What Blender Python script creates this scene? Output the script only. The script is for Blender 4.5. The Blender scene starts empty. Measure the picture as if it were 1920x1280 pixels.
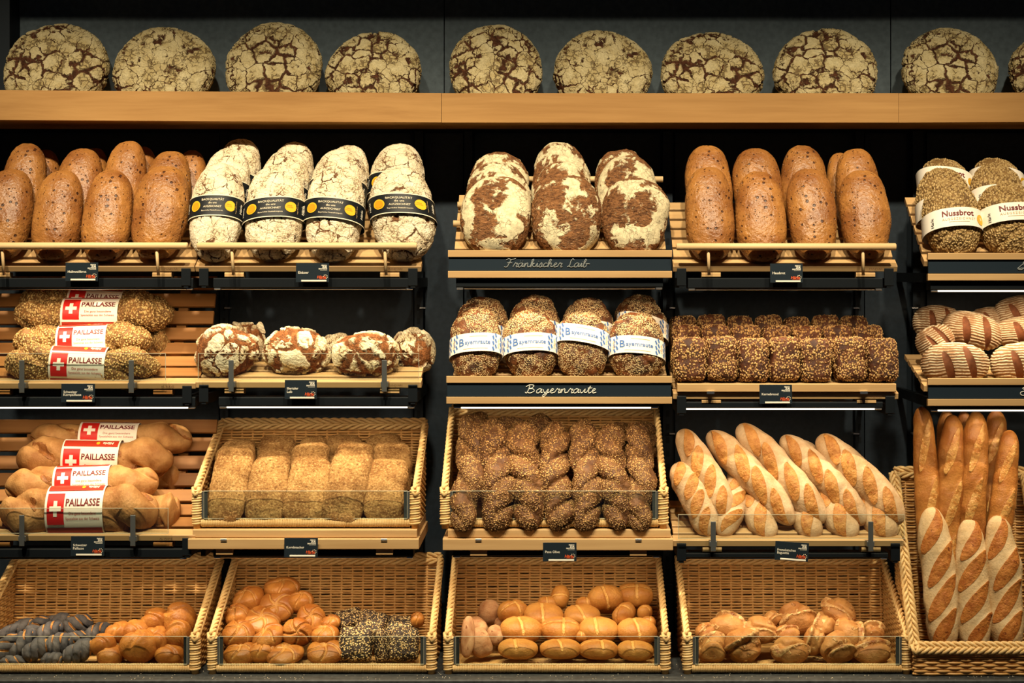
import bpy, bmesh, math, random
import numpy as np
from mathutils import Matrix, Vector, Euler

# ------------------------------------------------------------------ camera, world, lights, exposure
SC = bpy.context.scene
COL = SC.collection
DCAM, FPX, EYE, VX, VY = 4.4, 3143.0, 1.67, 1040.0, 510.0   # viewing distance, focal length (px), eye height, vanishing point
cam_data = bpy.data.cameras.new('camera')
cam_data.sensor_width = 36.0
cam_data.lens = FPX * 36.0 / 1920.0
cam_data.shift_x = -(VX - 960.0) / 1920.0
cam_data.shift_y = (VY - 640.0) / 1920.0
cam = bpy.data.objects.new('camera', cam_data)
COL.objects.link(cam)
cam.location = (0, -DCAM, EYE)
cam.rotation_euler = (math.pi / 2, 0, 0)
SC.camera = cam

world = bpy.data.worlds.new('world')
SC.world = world
world.use_nodes = True
world.node_tree.nodes['Background'].inputs[0].default_value = (0.62, 0.72, 0.95, 1)
world.node_tree.nodes['Background'].inputs[1].default_value = 0.035

SC.view_settings.view_transform = 'Standard'
SC.view_settings.look = 'None'
SC.view_settings.gamma = 1.0
SC.view_settings.use_curve_mapping = False
SC.view_settings.exposure = 0.0

WARM = (1.0, 0.84, 0.57)
def spot(x, y, z, tx, ty, tz, power, size=1.1, blend=0.8, radius=0.05):
    l = bpy.data.lights.new('ceiling_spot', 'SPOT')
    l.energy = power; l.color = WARM; l.spot_size = size; l.spot_blend = blend; l.shadow_soft_size = radius
    o = bpy.data.objects.new('ceiling_spot_light', l)
    COL.objects.link(o)
    o.location = (x, y, z)
    d = Vector((tx - x, ty - y, tz - z))
    o.rotation_euler = d.to_track_quat('-Z', 'Y').to_euler()
    return o
SPOTS = [(-1.55, 1.0), (-0.80, 0.95), (-0.15, 0.92), (0.50, 0.85), (1.20, 0.85)]
for sx, k in SPOTS:
    spot(sx, -1.8, 3.9, sx * 0.96, 0.0, 1.60, 375 * k, size=0.74, blend=1.0, radius=0.06)

# ------------------------------------------------------------------ helpers
random.seed(7)
RNG = np.random.default_rng(11)

def W(px, py, Y):
    s = (DCAM + Y) / FPX
    return Vector(((px - VX) * s, Y, EYE - (py - VY) * s))
def SS(Y): return (DCAM + Y) / FPX
def lin(c):
    c = c / 255.0
    return c / 12.92 if c <= 0.04045 else ((c + 0.055) / 1.055) ** 2.4
def rgb(r, g, b): return (lin(r), lin(g), lin(b), 1.0)

class NB:
    """node builder"""
    def __init__(s, name, disp=False):
        s.mat = bpy.data.materials.new(name); s.mat.use_nodes = True
        s.t = s.mat.node_tree; s.t.nodes.clear()
        s.out = s.t.nodes.new('ShaderNodeOutputMaterial')
        if disp: s.mat.displacement_method = 'BOTH'
    def set(s, sock, v):
        if isinstance(v, bpy.types.NodeSocket): s.t.links.new(v, sock)
        elif v is not None: sock.default_value = v
    def n(s, typ, props=None, ins=None):
        nd = s.t.nodes.new(typ)
        for k, v in (props or {}).items(): setattr(nd, k, v)
        for k, v in (ins or {}).items(): s.set(nd.inputs[k], v)
        return nd
    def pc(s): return s.n('ShaderNodeAttribute', {'attribute_name': 'pc'}).outputs['Vector']
    def obj(s): return s.n('ShaderNodeTexCoord').outputs['Object']
    def attr(s, a): return s.n('ShaderNodeAttribute', {'attribute_name': a}).outputs['Fac']
    def rnd(s): return s.n('ShaderNodeObjectInfo').outputs['Random']
    def m(s, op, a, b=0.0, c=None, clamp=False):
        nd = s.t.nodes.new('ShaderNodeMath'); nd.operation = op; nd.use_clamp = clamp
        s.set(nd.inputs[0], a); s.set(nd.inputs[1], b)
        if c is not None: s.set(nd.inputs[2], c)
        return nd.outputs[0]
    def mr(s, v, a, b, c=0.0, d=1.0, smooth=False):
        nd = s.t.nodes.new('ShaderNodeMapRange')
        if smooth: nd.interpolation_type = 'SMOOTHSTEP'
        for i, x in enumerate((v, a, b, c, d)): s.set(nd.inputs[i], x)
        return nd.outputs[0]
    def mix(s, f, a, b):
        nd = s.t.nodes.new('ShaderNodeMix'); nd.data_type = 'RGBA'
        s.set(nd.inputs[0], f); s.set(nd.inputs[6], a); s.set(nd.inputs[7], b)
        return nd.outputs[2]
    def mul(s, a, k):
        nd = s.t.nodes.new('ShaderNodeMix'); nd.data_type = 'RGBA'; nd.blend_type = 'MULTIPLY'
        nd.inputs[0].default_value = 1.0
        s.set(nd.inputs[6], a)
        cmb = s.n('ShaderNodeCombineColor', None, {0: k, 1: k, 2: k}).outputs[0]
        s.set(nd.inputs[7], cmb)
        return nd.outputs[2]
    def noise(s, vec, scale, detail=3.0, rough=0.55, col=False):
        nd = s.n('ShaderNodeTexNoise', None, {'Vector': vec, 'Scale': scale, 'Detail': detail, 'Roughness': rough})
        return nd.outputs['Color' if col else 'Fac']
    def vor(s, vec, scale, feature='F1', rand=1.0):
        return s.n('ShaderNodeTexVoronoi', {'feature': feature}, {'Vector': vec, 'Scale': scale, 'Randomness': rand})
    def vscale(s, vec, sc):
        return s.n('ShaderNodeVectorMath', {'operation': 'MULTIPLY'}, {0: vec, 1: sc}).outputs[0]
    def warp(s, vec, scale, amt, detail=2.0):
        c = s.noise(vec, scale, detail, 0.5, col=True)
        c = s.n('ShaderNodeVectorMath', {'operation': 'SUBTRACT'}, {0: c, 1: (0.5, 0.5, 0.5)}).outputs[0]
        c = s.n('ShaderNodeVectorMath', {'operation': 'MULTIPLY'}, {0: c, 1: (amt, amt, amt)}).outputs[0]
        return s.n('ShaderNodeVectorMath', {'operation': 'ADD'}, {0: vec, 1: c}).outputs[0]
    def done(s, color, rough=0.8, height=None, spec=0.3, metal=0.0, bump=None, coat=0.0, tint=0.0, mid=0.0):
        if tint:
            color = s.mul(color, s.mr(s.rnd(), 0, 1, 1 - tint, 1 + tint))
        p = s.n('ShaderNodeBsdfPrincipled', None, {'Base Color': color, 'Roughness': rough, 'Metallic': metal,
                'Specular IOR Level': spec, 'Coat Weight': coat})
        if bump is not None:
            b = s.n('ShaderNodeBump', None, {'Strength': bump[1], 'Distance': bump[2], 'Height': bump[0]})
            s.t.links.new(b.outputs[0], p.inputs['Normal'])
        s.t.links.new(p.outputs[0], s.out.inputs[0])
        if height is not None:
            d = s.n('ShaderNodeDisplacement', None, {'Height': height, 'Midlevel': mid, 'Scale': 1.0})
            s.t.links.new(d.outputs[0], s.out.inputs['Displacement'])
        return s.mat

# ---- materials: setting
def mat_plain(name, col, rough=0.6, spec=0.3, metal=0.0, nz=0.0):
    b = NB(name)
    c = col
    if nz:
        f = b.noise(b.obj(), 60, 4)
        c = b.mul(col, b.mr(f, 0.3, 0.7, 1 - nz, 1 + nz))
    return b.done(c, rough, spec=spec, metal=metal)

def mat_wood(name, a, bcol, axis=0, rough=0.5, sc=1.0):
    b = NB(name)
    v = [60 * sc, 60 * sc, 60 * sc]; v[axis] = 2.2 * sc
    o = b.warp(b.obj(), 3, 0.02)
    f = b.noise(b.vscale(o, tuple(v)), 1.0, 6, 0.6)
    g = b.noise(b.obj(), 2.5, 2)
    f = b.m('ADD', b.m('MULTIPLY', f, 0.7), b.m('MULTIPLY', g, 0.3))
    c = b.mix(b.mr(f, 0.33, 0.68), a, bcol)
    return b.done(c, rough, spec=0.3, bump=(f, 0.15, 0.001), tint=0.06)

M = {}
M['wall'] = mat_plain('navy_wall_panel', (0.085, 0.115, 0.140, 1), 0.65, 0.25, nz=0.18)
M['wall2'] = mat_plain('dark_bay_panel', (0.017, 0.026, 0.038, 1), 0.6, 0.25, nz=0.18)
M['dark'] = mat_plain('black_painted_steel', (0.0035, 0.006, 0.009, 1), 0.6, 0.2)
M['post'] = mat_plain('navy_upright', (0.008, 0.014, 0.022, 1), 0.55, 0.25)
M['counter'] = mat_plain('dark_counter', (0.045, 0.050, 0.052, 1), 0.5, 0.3, nz=0.4)
M['floor'] = mat_plain('floor_tile', (0.05, 0.05, 0.05, 1), 0.6)
M['ceil'] = mat_plain('ceiling_paint', (0.15, 0.15, 0.15, 1), 0.8)
M['oak'] = mat_wood('oak_board', rgb(164, 120, 68), rgb(186, 142, 86), 0)
M['beech'] = mat_wood('beech_slat', rgb(184, 146, 98), rgb(206, 170, 120), 0)
M['beech2'] = mat_wood('beech_dowel', rgb(214, 178, 128), rgb(234, 204, 156), 0)
M['cherry'] = mat_wood('reddish_slat', rgb(144, 96, 48), rgb(164, 114, 62), 0)
M['steel'] = mat_plain('brushed_steel_clip', (0.16, 0.17, 0.17, 1), 0.35, 0.5, 0.6)
M['bright'] = mat_plain('bright_metal', (0.75, 0.75, 0.75, 1), 0.3, 0.5, 1.0)
M['board'] = mat_plain('chalkboard', (0.010, 0.020, 0.032, 1), 0.55, 0.25)
M['card'] = mat_plain('card_black', (0.014, 0.022, 0.030, 1), 0.32, 0.4)
M['white'] = mat_plain('white_print', rgb(236, 230, 214), 0.5)
M['chalk'] = mat_plain('chalk_line', rgb(225, 225, 215), 0.9)
M['chalk2'] = mat_plain('faint_chalk_line', rgb(140, 145, 145), 0.9)
M['orange'] = mat_plain('orange_print', rgb(225, 90, 40), 0.5)
M['gold'] = mat_plain('gold_print', rgb(235, 180, 40), 0.4)
M['gold2'] = mat_plain('dull_gold_print', rgb(205, 145, 30), 0.4)
M['black'] = mat_plain('black_paper', (0.006, 0.008, 0.011, 1), 0.5, 0.2)
M['cream'] = mat_plain('cream_paper', rgb(240, 226, 196), 0.55)
M['paper'] = mat_plain('white_paper', rgb(246, 238, 224), 0.5)
M['tan'] = mat_plain('tan_print', rgb(205, 175, 130), 0.6)
M['red'] = mat_plain('red_print', rgb(205, 35, 28), 0.45)
M['brick'] = mat_plain('brick_red_print', rgb(176, 52, 32), 0.45)
M['maroon'] = mat_plain('maroon_print', rgb(110, 20, 22), 0.5)
M['blue'] = mat_plain('blue_print', rgb(70, 110, 175), 0.5)
M['burn'] = mat_plain('burnt_wood_mark', rgb(80, 50, 30), 0.7)

def mat_wicker(name, a, bcol):
    b = NB(name)
    o = b.obj()
    f = b.noise(b.vscale(o, (40, 300, 300)), 1.0, 3)
    g = b.noise(o, 9, 2)
    c = b.mix(b.mr(b.m('ADD', b.m('MULTIPLY', f, 0.6), b.m('MULTIPLY', g, 0.4)), 0.35, 0.65), a, bcol)
    return b.done(c, 0.45, spec=0.4, tint=0.05)
M['wicker'] = mat_wicker('woven_willow', rgb(190, 140, 78), rgb(216, 170, 106))
M['rim'] = mat_wicker('braided_willow', rgb(212, 170, 108), rgb(238, 206, 146))

def mat_clear(name, tint, gl=0.06):
    b = NB(name)
    t = b.n('ShaderNodeBsdfTransparent', None, {'Color': tint})
    g = b.n('ShaderNodeBsdfGlossy', None, {'Color': (0.9, 0.9, 0.9, 1), 'Roughness': 0.05})
    mx = b.n('ShaderNodeMixShader', None, {0: gl, 1: t.outputs[0], 2: g.outputs[0]})
    b.t.links.new(mx.outputs[0], b.out.inputs[0])
    return b.mat
M['clear'] = mat_clear('clear_acrylic', (0.90, 0.93, 0.91, 1), 0.05)
def mat_edge():
    b = NB('acrylic_edge')
    t = b.n('ShaderNodeBsdfTransparent', None, {'Color': (0.8, 0.85, 0.8, 1)})
    g = b.n('ShaderNodeBsdfPrincipled', None, {'Base Color': rgb(225, 220, 195), 'Roughness': 0.3})
    mx = b.n('ShaderNodeMixShader', None, {0: 0.5, 1: t.outputs[0], 2: g.outputs[0]})
    b.t.links.new(mx.outputs[0], b.out.inputs[0])
    return b.mat
M['edge'] = mat_edge()
def mat_emit(name, col, st):
    b = NB(name)
    e = b.n('ShaderNodeEmission', None, {'Color': col, 'Strength': st})
    b.t.links.new(e.outputs[0], b.out.inputs[0])
    return b.mat
M['tube'] = mat_emit('lamp_tube', (1.0, 0.86, 0.66, 1), 2.0)

# ---- materials: crusts
def m_crackle(name, flour, flour2, crack, s1=36, w=0.10, patch=0.35, amp=0.005, rough=0.85, tint=0.07, open1=(0.36, 0.66), open2=(0.44, 0.66), ridge=0):
    b = NB(name, True); p = b.pc()
    pw = b.warp(b.warp(p, 22, 0.030, 2), 95, 0.012, 3)
    f = b.mr(b.noise(p, 11, 2), open1[0], open1[1])
    wid = b.m('ADD', b.m('MULTIPLY', b.m('MULTIPLY', f, f), w), 0.010)
    d1 = b.vor(pw, s1, 'DISTANCE_TO_EDGE').outputs['Distance']
    k1 = b.mr(b.m('DIVIDE', d1, wid), 0.45, 1.0, smooth=True)
    pw2 = b.warp(b.warp(p, 60, 0.018, 2), 160, 0.006, 2)
    d2 = b.vor(pw2, s1 * 2.6, 'DISTANCE_TO_EDGE').outputs['Distance']
    wid2 = b.m('ADD', b.m('MULTIPLY', b.mr(b.noise(p, 26, 2), open2[0], open2[1]), w * 1.1), 0.001)
    k2 = b.mr(b.m('DIVIDE', d2, wid2), 0.4, 1.0, smooth=True)
    big = b.mr(b.noise(pw, 24, 4, 0.6), patch - 0.02, patch + 0.015)
    k = b.m('MULTIPLY', b.m('MULTIPLY', k1, b.m('ADD', b.m('MULTIPLY', k2, 0.75), 0.25)), big)
    fine = b.noise(p, 240, 4)
    fl = b.mix(b.mr(b.noise(p, 26, 4), 0.35, 0.65), flour, flour2)
    fl = b.mul(fl, b.mr(fine, 0.3, 0.7, 0.82, 1.12))
    if ridge:
        wv = b.n('ShaderNodeTexWave', {'wave_type': 'RINGS', 'rings_direction': 'Y'}, {'Vector': pw, 'Scale': ridge, 'Distortion': 1.0}).outputs['Fac']
        fl = b.mul(fl, b.mr(wv, 0.1, 0.6, 0.74, 1.03))
    dk = b.mul(crack, b.m('MULTIPLY', b.mr(fine, 0.3, 0.7, 0.55, 1.5), b.mr(b.noise(pw, 60, 4, 0.6), 0.4, 0.6, 0.55, 1.15)))
    c = b.mix(b.m('POWER', k, 0.7), dk, fl)
    h = b.m('ADD', b.m('MULTIPLY', k, amp), b.m('MULTIPLY', fine, 0.0014))
    h = b.m('ADD', h, b.m('MULTIPLY', b.noise(p, 60, 3), 0.008))
    return b.done(c, rough, h, spec=0.15, tint=tint, mid=amp + 0.0047)

def m_patch(name, flour, crust, crust2, sc=14, thr=0.5, ridge=0.0, amp=0.004, tint=0.06):
    b = NB(name, True); p = b.pc()
    pw = b.warp(p, 30, 0.03, 3)
    f = b.noise(b.vscale(pw, (1.0, 1.0, 0.8)), sc, 5, 0.62)
    k = b.mr(f, thr - 0.02, thr + 0.015)
    fine = b.noise(p, 210, 4)
    torn = b.noise(b.warp(b.vscale(p, (0.8, 1, 1.8)), 60, 0.03), 85, 4, 0.65)
    fl = b.mul(flour, b.m('MULTIPLY', b.mr(fine, 0.3, 0.7, 0.84, 1.10), b.mr(b.noise(pw, 70, 4, 0.6), 0.36, 0.6, 0.72, 1.05)))
    hr = 0.0
    if ridge:
        wv = b.n('ShaderNodeTexWave', {'wave_type': 'RINGS', 'rings_direction': 'Y'}, {'Vector': pw, 'Scale': ridge, 'Distortion': 1.5}).outputs['Fac']
        fl = b.mix(b.mr(wv, 0.15, 0.5), b.mix(0.35, flour, crust), fl)
        hr = b.m('MULTIPLY', wv, 0.0015)
    cr = b.mix(b.mr(torn, 0.36, 0.62), crust2, crust)
    cr = b.mix(b.mr(b.noise(pw, 120, 4, 0.7), 0.60, 0.68, 0.0, 0.35), cr, flour)
    d2 = b.vor(b.warp(p, 110, 0.009, 2), 75, 'DISTANCE_TO_EDGE').outputs['Distance']
    k2 = b.mr(d2, 0.0, b.mr(b.noise(p, 30, 2), 0.45, 0.65, 0.002, 0.08))
    fl = b.mix(b.m('MULTIPLY', k2, 1.0), b.mix(0.6, flour, crust2), fl)
    c = b.mix(k, cr, fl)
    h = b.m('ADD', b.m('MULTIPLY', k, amp), b.m('MULTIPLY', b.m('MULTIPLY', torn, b.m('SUBTRACT', 1.0, k)), 0.010))
    h = b.m('ADD', h, b.m('MULTIPLY', fine, 0.001))
    h = b.m('ADD', h, b.m('MULTIPLY', k2, b.m('MULTIPLY', k, 0.001)))
    if ridge: h = b.m('ADD', h, b.m('MULTIPLY', hr, k))
    return b.done(c, b.mr(k, 0, 1, 0.55, 0.9), h, spec=0.2, tint=tint, mid=0.0062)

def m_seeds(name, base, base2, sa, sb, sc=170, cover=0.5, dens=0.45, amp=0.0022, aniso=(1, 1, 1), rough=0.6, tint=0.06, csc=16, seedr=0.55):
    b = NB(name, True); p = b.pc()
    pa = b.warp(b.vscale(p, aniso), 120, 0.004)
    v = b.vor(pa, sc)
    dist, cc = v.outputs['Distance'], v.outputs['Color']
    r = b.n('ShaderNodeSeparateColor', None, {0: cc})
    cov = b.mr(b.noise(p, csc, 3), dens - 0.04, dens + 0.04)
    pick = b.m('LESS_THAN', r.outputs[0], b.m('MULTIPLY', cov, cover))
    rad = b.mr(dist, seedr, seedr - 0.14)
    k = b.m('MULTIPLY', rad, pick)
    sd = b.mix(r.outputs[1], sa, sb)
    bs = b.mix(b.mr(b.noise(p, 30, 4), 0.38, 0.62), base, base2)
    bs = b.mul(bs, b.mr(b.noise(p, 220, 2), 0.3, 0.7, 0.75, 1.2))
    c = b.mix(k, bs, sd)
    lump = b.noise(p, 50, 3)
    h = b.m('ADD', b.m('MULTIPLY', b.m('MULTIPLY', b.mr(dist, seedr + 0.1, 0.1), pick), amp), b.m('MULTIPLY', lump, 0.006))
    return b.done(c, rough, h, spec=0.3, tint=tint, mid=0.0034)

def m_glaze():
    b = NB('glazed_brown_crust', True); p = b.pc()
    f = b.noise(p, 12, 3); g = b.noise(p, 120, 4)
    c = b.mix(b.mr(f, 0.35, 0.66), rgb(134, 82, 38), rgb(168, 114, 56))
    g2 = b.noise(b.warp(p, 60, 0.006), 75, 3, 0.6)
    c = b.mul(c, b.mr(g2, 0.3, 0.7, 0.84, 1.12))
    v = b.vor(p, 52, 'F1', 0.75)
    rr = b.n('ShaderNodeSeparateColor', None, {0: v.outputs['Color']})
    rad = b.mr(rr.outputs[0], 0.1, 1, 0.07, 0.21)
    hole = b.mr(v.outputs['Distance'], rad, b.m('ADD', rad, 0.06), 1, 0)
    v2 = b.vor(p, 120, 'F1', 1.0)
    rr2 = b.n('ShaderNodeSeparateColor', None, {0: v2.outputs['Color']})
    hole2 = b.m('MULTIPLY', b.mr(v2.outputs['Distance'], 0.14, 0.24, 1, 0), b.m('LESS_THAN', rr2.outputs[1], 0.55))
    hh = b.m('MAXIMUM', hole, b.m('MULTIPLY', hole2, 0.75))
    c = b.mix(b.m('MULTIPLY', hh, 0.92), c, rgb(56, 24, 10))
    h = b.m('ADD', b.m('MULTIPLY', hh, -0.0035), b.m('MULTIPLY', g, 0.0012))
    h = b.m('ADD', h, b.m('MULTIPLY', g2, 0.0040))
    return b.done(c, 0.42, h, spec=0.5, tint=0.09, mid=0.0026)

def m_slash(name, skin, skin2, gold, gold2, fl=0.0, rough=0.7, amp=0.003, bubbles=0.0, tint=0.05, deep=None, nzk=0.35):
    """skin with opened cuts: the mesh attribute 'sl' marks the cuts"""
    b = NB(name, True); p = b.pc(); a = b.attr('sl')
    n1 = b.noise(p, 22, 3); n2 = b.noise(p, 190, 4)
    sk = b.mix(b.mr(n1, 0.35, 0.65), skin, skin2)
    sk = b.mul(sk, b.mr(n2, 0.3, 0.7, 0.9, 1.06))
    gd = b.mix(b.mr(b.noise(p, 60, 4), 0.35, 0.65), gold, gold2)
    if deep: gd = b.mix(b.mr(b.noise(b.vscale(p, (1, 1, 0.5)), 130, 3), 0.62, 0.7), gd, deep)
    k = b.mr(b.m('ADD', a, b.m('MULTIPLY', b.m('SUBTRACT', b.noise(p, 70, 2), 0.5), nzk)), 0.42, 0.56)
    c = b.mix(k, sk, gd)
    h = b.m('ADD', b.m('MULTIPLY', n1, 0.004), b.m('MULTIPLY', n2, 0.0012))
    h = b.m('ADD', h, b.m('MULTIPLY', b.m('MULTIPLY', b.noise(p, 150, 3), k), 0.0025))
    return b.done(c, b.mr(k, 0, 1, rough, max(0.35, rough - 0.25)), h, spec=0.3, tint=tint, mid=0.0028)

def m_ridged():
    b = NB('ridged_flour_crust', True); p = b.pc(); a = b.attr('sl')
    pw = b.warp(p, 30, 0.010, 2)
    wv = b.n('ShaderNodeTexWave', {'wave_type': 'BANDS', 'bands_direction': 'Z'}, {'Vector': pw, 'Scale': 46.0, 'Distortion': 1.6, 'Detail': 3}).outputs['Fac']
    cov = b.mr(b.noise(p, 18, 3), 0.3, 0.5)
    fl = b.m('MULTIPLY', b.mr(wv, 0.35, 0.7), cov)
    fl = b.m('MULTIPLY', fl, b.mr(b.noise(p, 160, 3), 0.25, 0.5))
    c = b.mix(b.m('MULTIPLY', fl, 0.85), rgb(140, 102, 68), rgb(216, 202, 172))
    k = b.mr(a, 0.4, 0.6)
    c = b.mix(k, c, b.mix(b.noise(p, 90, 3), rgb(72, 38, 20), rgb(132, 76, 42)))
    h = b.m('ADD', b.m('MULTIPLY', b.m('MULTIPLY', wv, b.m('SUBTRACT', 1, k)), 0.0022), b.m('MULTIPLY', b.noise(p, 90, 3), 0.0012))
    return b.done(c, 0.7, h, spec=0.25, tint=0.05, mid=0.0016)

B_ = {}
B_['rye'] = m_crackle('cracked_rye_crust', rgb(200, 186, 146), rgb(176, 156, 108), rgb(74, 44, 28), s1=24, w=0.17, patch=0.385, amp=0.005, open1=(0.34, 0.68), open2=(0.47, 0.72))
B_['flour'] = m_crackle('floured_crust', rgb(236, 224, 198), rgb(220, 200, 164), rgb(112, 76, 50), s1=30, w=0.14, patch=0.35, amp=0.0028, open1=(0.45, 0.76), open2=(0.52, 0.78))
B_['glaze'] = m_glaze()
B_['frank'] = m_patch('torn_floured_crust', rgb(222, 208, 170), rgb(154, 106, 66), rgb(84, 52, 32), 14, 0.525, amp=0.0065)
B_['iller'] = m_crackle('burst_floured_crust', rgb(232, 220, 190), rgb(212, 192, 150), rgb(122, 76, 42), s1=15, w=0.26, patch=0.40, amp=0.0065, open1=(0.30, 0.60), open2=(0.52, 0.76), ridge=36)
B_['oat'] = m_seeds('oat_crust', rgb(104, 76, 42), rgb(136, 104, 60), rgb(206, 176, 122), rgb(160, 128, 76), 185, 1.0, 0.30, 0.0034, (1, 1, 0.7), csc=14, seedr=0.62)
B_['grain'] = m_seeds('grain_crust', rgb(104, 72, 36), rgb(140, 98, 52), rgb(214, 182, 120), rgb(160, 124, 70), 190, 1.0, 0.30, 0.0034, (0.7, 1, 1), csc=14)
B_['sesame'] = m_seeds('sesame_dark_crust', rgb(118, 68, 34), rgb(60, 40, 26), rgb(230, 206, 156), rgb(192, 160, 108), 320, 0.92, 0.42, 0.0020, csc=22)
B_['kerne'] = m_seeds('kernel_crust', rgb(60, 32, 20), rgb(96, 54, 32), rgb(214, 176, 114), rgb(144, 98, 56), 190, 1.0, 0.44, 0.0040, (1, 1, 0.8), csc=34)
B_['olive'] = m_seeds('toasted_seed_crust', rgb(76, 46, 24), rgb(104, 68, 34), rgb(196, 156, 98), rgb(112, 78, 42), 250, 0.9, 0.42, 0.0026, csc=26)
B_['sespop'] = m_seeds('sesame_poppy_crust', rgb(38, 32, 30), rgb(64, 46, 34), rgb(232, 206, 152), rgb(190, 152, 96), 230, 0.66, 0.34, 0.0020, csc=16)
B_['poppy'] = m_slash('poppy_crust', rgb(66, 66, 72), rgb(100, 96, 96), rgb(206, 154, 84), rgb(168, 108, 52), rough=0.75, nzk=0.8)
B_['ridged'] = m_ridged()
B_['rustic'] = m_slash('rustic_crust', rgb(152, 102, 54), rgb(186, 140, 86), rgb(124, 74, 36), rgb(158, 102, 50), rough=0.62, tint=0.06, nzk=0.9)
def m_knack():
    b = NB('grainy_tan_crust', True); p = b.pc()
    a = b.noise(p, 16, 4); f = b.noise(p, 170, 5, 0.65)
    v = b.vor(b.warp(p, 90, 0.006), 95).outputs['Distance']
    c = b.mix(b.mr(a, 0.36, 0.64), rgb(128, 90, 48), rgb(164, 126, 76))
    c = b.mix(b.mr(f, 0.52, 0.66, 0, 0.6), c, rgb(210, 176, 120))
    c = b.mix(b.mr(f, 0.46, 0.34, 0, 0.85), c, rgb(96, 58, 28))
    h = b.m('ADD', b.m('MULTIPLY', f, 0.006), b.m('MULTIPLY', v, 0.002))
    return b.done(c, 0.8, h, spec=0.2, tint=0.07, mid=0.0040)
B_['knack'] = m_knack()
B_['bag'] = m_slash('floury_baguette_crust', rgb(210, 182, 146), rgb(184, 148, 106), rgb(194, 140, 74), rgb(166, 106, 48), rough=0.75, deep=rgb(160, 90, 36))
B_['bagdim'] = m_slash('floury_twist_crust', rgb(214, 188, 146), rgb(196, 164, 118), rgb(190, 124, 58), rgb(160, 92, 38), rough=0.8, deep=rgb(120, 60, 24))
B_['gold'] = m_slash('golden_baguette_crust', rgb(172, 116, 56), rgb(146, 88, 38), rgb(202, 156, 90), rgb(164, 104, 46), rough=0.42, deep=rgb(226, 180, 110))
B_['kaiser'] = m_slash('golden_roll_crust', rgb(180, 120, 56), rgb(148, 86, 34), rgb(202, 152, 88), rgb(188, 134, 68), rough=0.36)
B_['light'] = m_slash('light_roll_crust', rgb(188, 134, 66), rgb(168, 108, 46), rgb(214, 166, 96), rgb(206, 154, 80), rough=0.48, nzk=0.8)
B_['rbrown'] = m_slash('brown_flour_crust', rgb(150, 98, 60), rgb(192, 150, 108), rgb(112, 60, 30), rgb(140, 82, 44), rough=0.7, nzk=2.6)
B_['knot'] = m_slash('knotted_roll_crust', rgb(152, 98, 48), rgb(180, 132, 76), rgb(212, 176, 118), rgb(134, 76, 34), rough=0.55, nzk=1.6)

# ------------------------------------------------------------------ noise and mesh building
_R = RNG.random((48, 48, 48))
def vnoise(p):
    i = np.floor(p).astype(int); f = p - i; f = f * f * (3 - 2 * f)
    i0 = i % 48; i1 = (i + 1) % 48
    x0, y0, z0 = i0.T; x1, y1, z1 = i1.T; fx, fy, fz = f.T
    a = _R[x0, y0, z0] * (1 - fx) + _R[x1, y0, z0] * fx
    b = _R[x0, y1, z0] * (1 - fx) + _R[x1, y1, z0] * fx
    c = _R[x0, y0, z1] * (1 - fx) + _R[x1, y0, z1] * fx
    d = _R[x0, y1, z1] * (1 - fx) + _R[x1, y1, z1] * fx
    return (a * (1 - fy) + b * fy) * (1 - fz) + (c * (1 - fy) + d * fy) * fz - 0.5
def fbm(p, sc, seed, oc=3):
    q = p * sc + seed * 7.31 + 100; r = 0; a = 1.0
    for _ in range(oc):
        r = r + a * vnoise(q); q = q * 2.03 + 5.1; a *= 0.5
    return r

def mesh_np(name, V, F, mat=None, smooth=True, attrs=None, mats=None, midx=None):
    me = bpy.data.meshes.new(name)
    V = np.asarray(V, dtype=np.float64)
    me.from_pydata(V.tolist(), [], F if isinstance(F, list) else F.tolist())
    for m in (mats or ([mat] if mat else [])): me.materials.append(m)
    if midx is not None: me.polygons.foreach_set('material_index', np.asarray(midx, dtype=np.int32))
    if smooth: me.polygons.foreach_set('use_smooth', np.ones(len(me.polygons), dtype=bool))
    for k, v in (attrs or {}).items():
        v = np.asarray(v, dtype=np.float32)
        if v.ndim == 2:
            a = me.attributes.new(k, 'FLOAT_VECTOR', 'POINT'); a.data.foreach_set('vector', v.ravel())
        else:
            a = me.attributes.new(k, 'FLOAT', 'POINT'); a.data.foreach_set('value', v)
    me.update()
    return me

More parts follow.
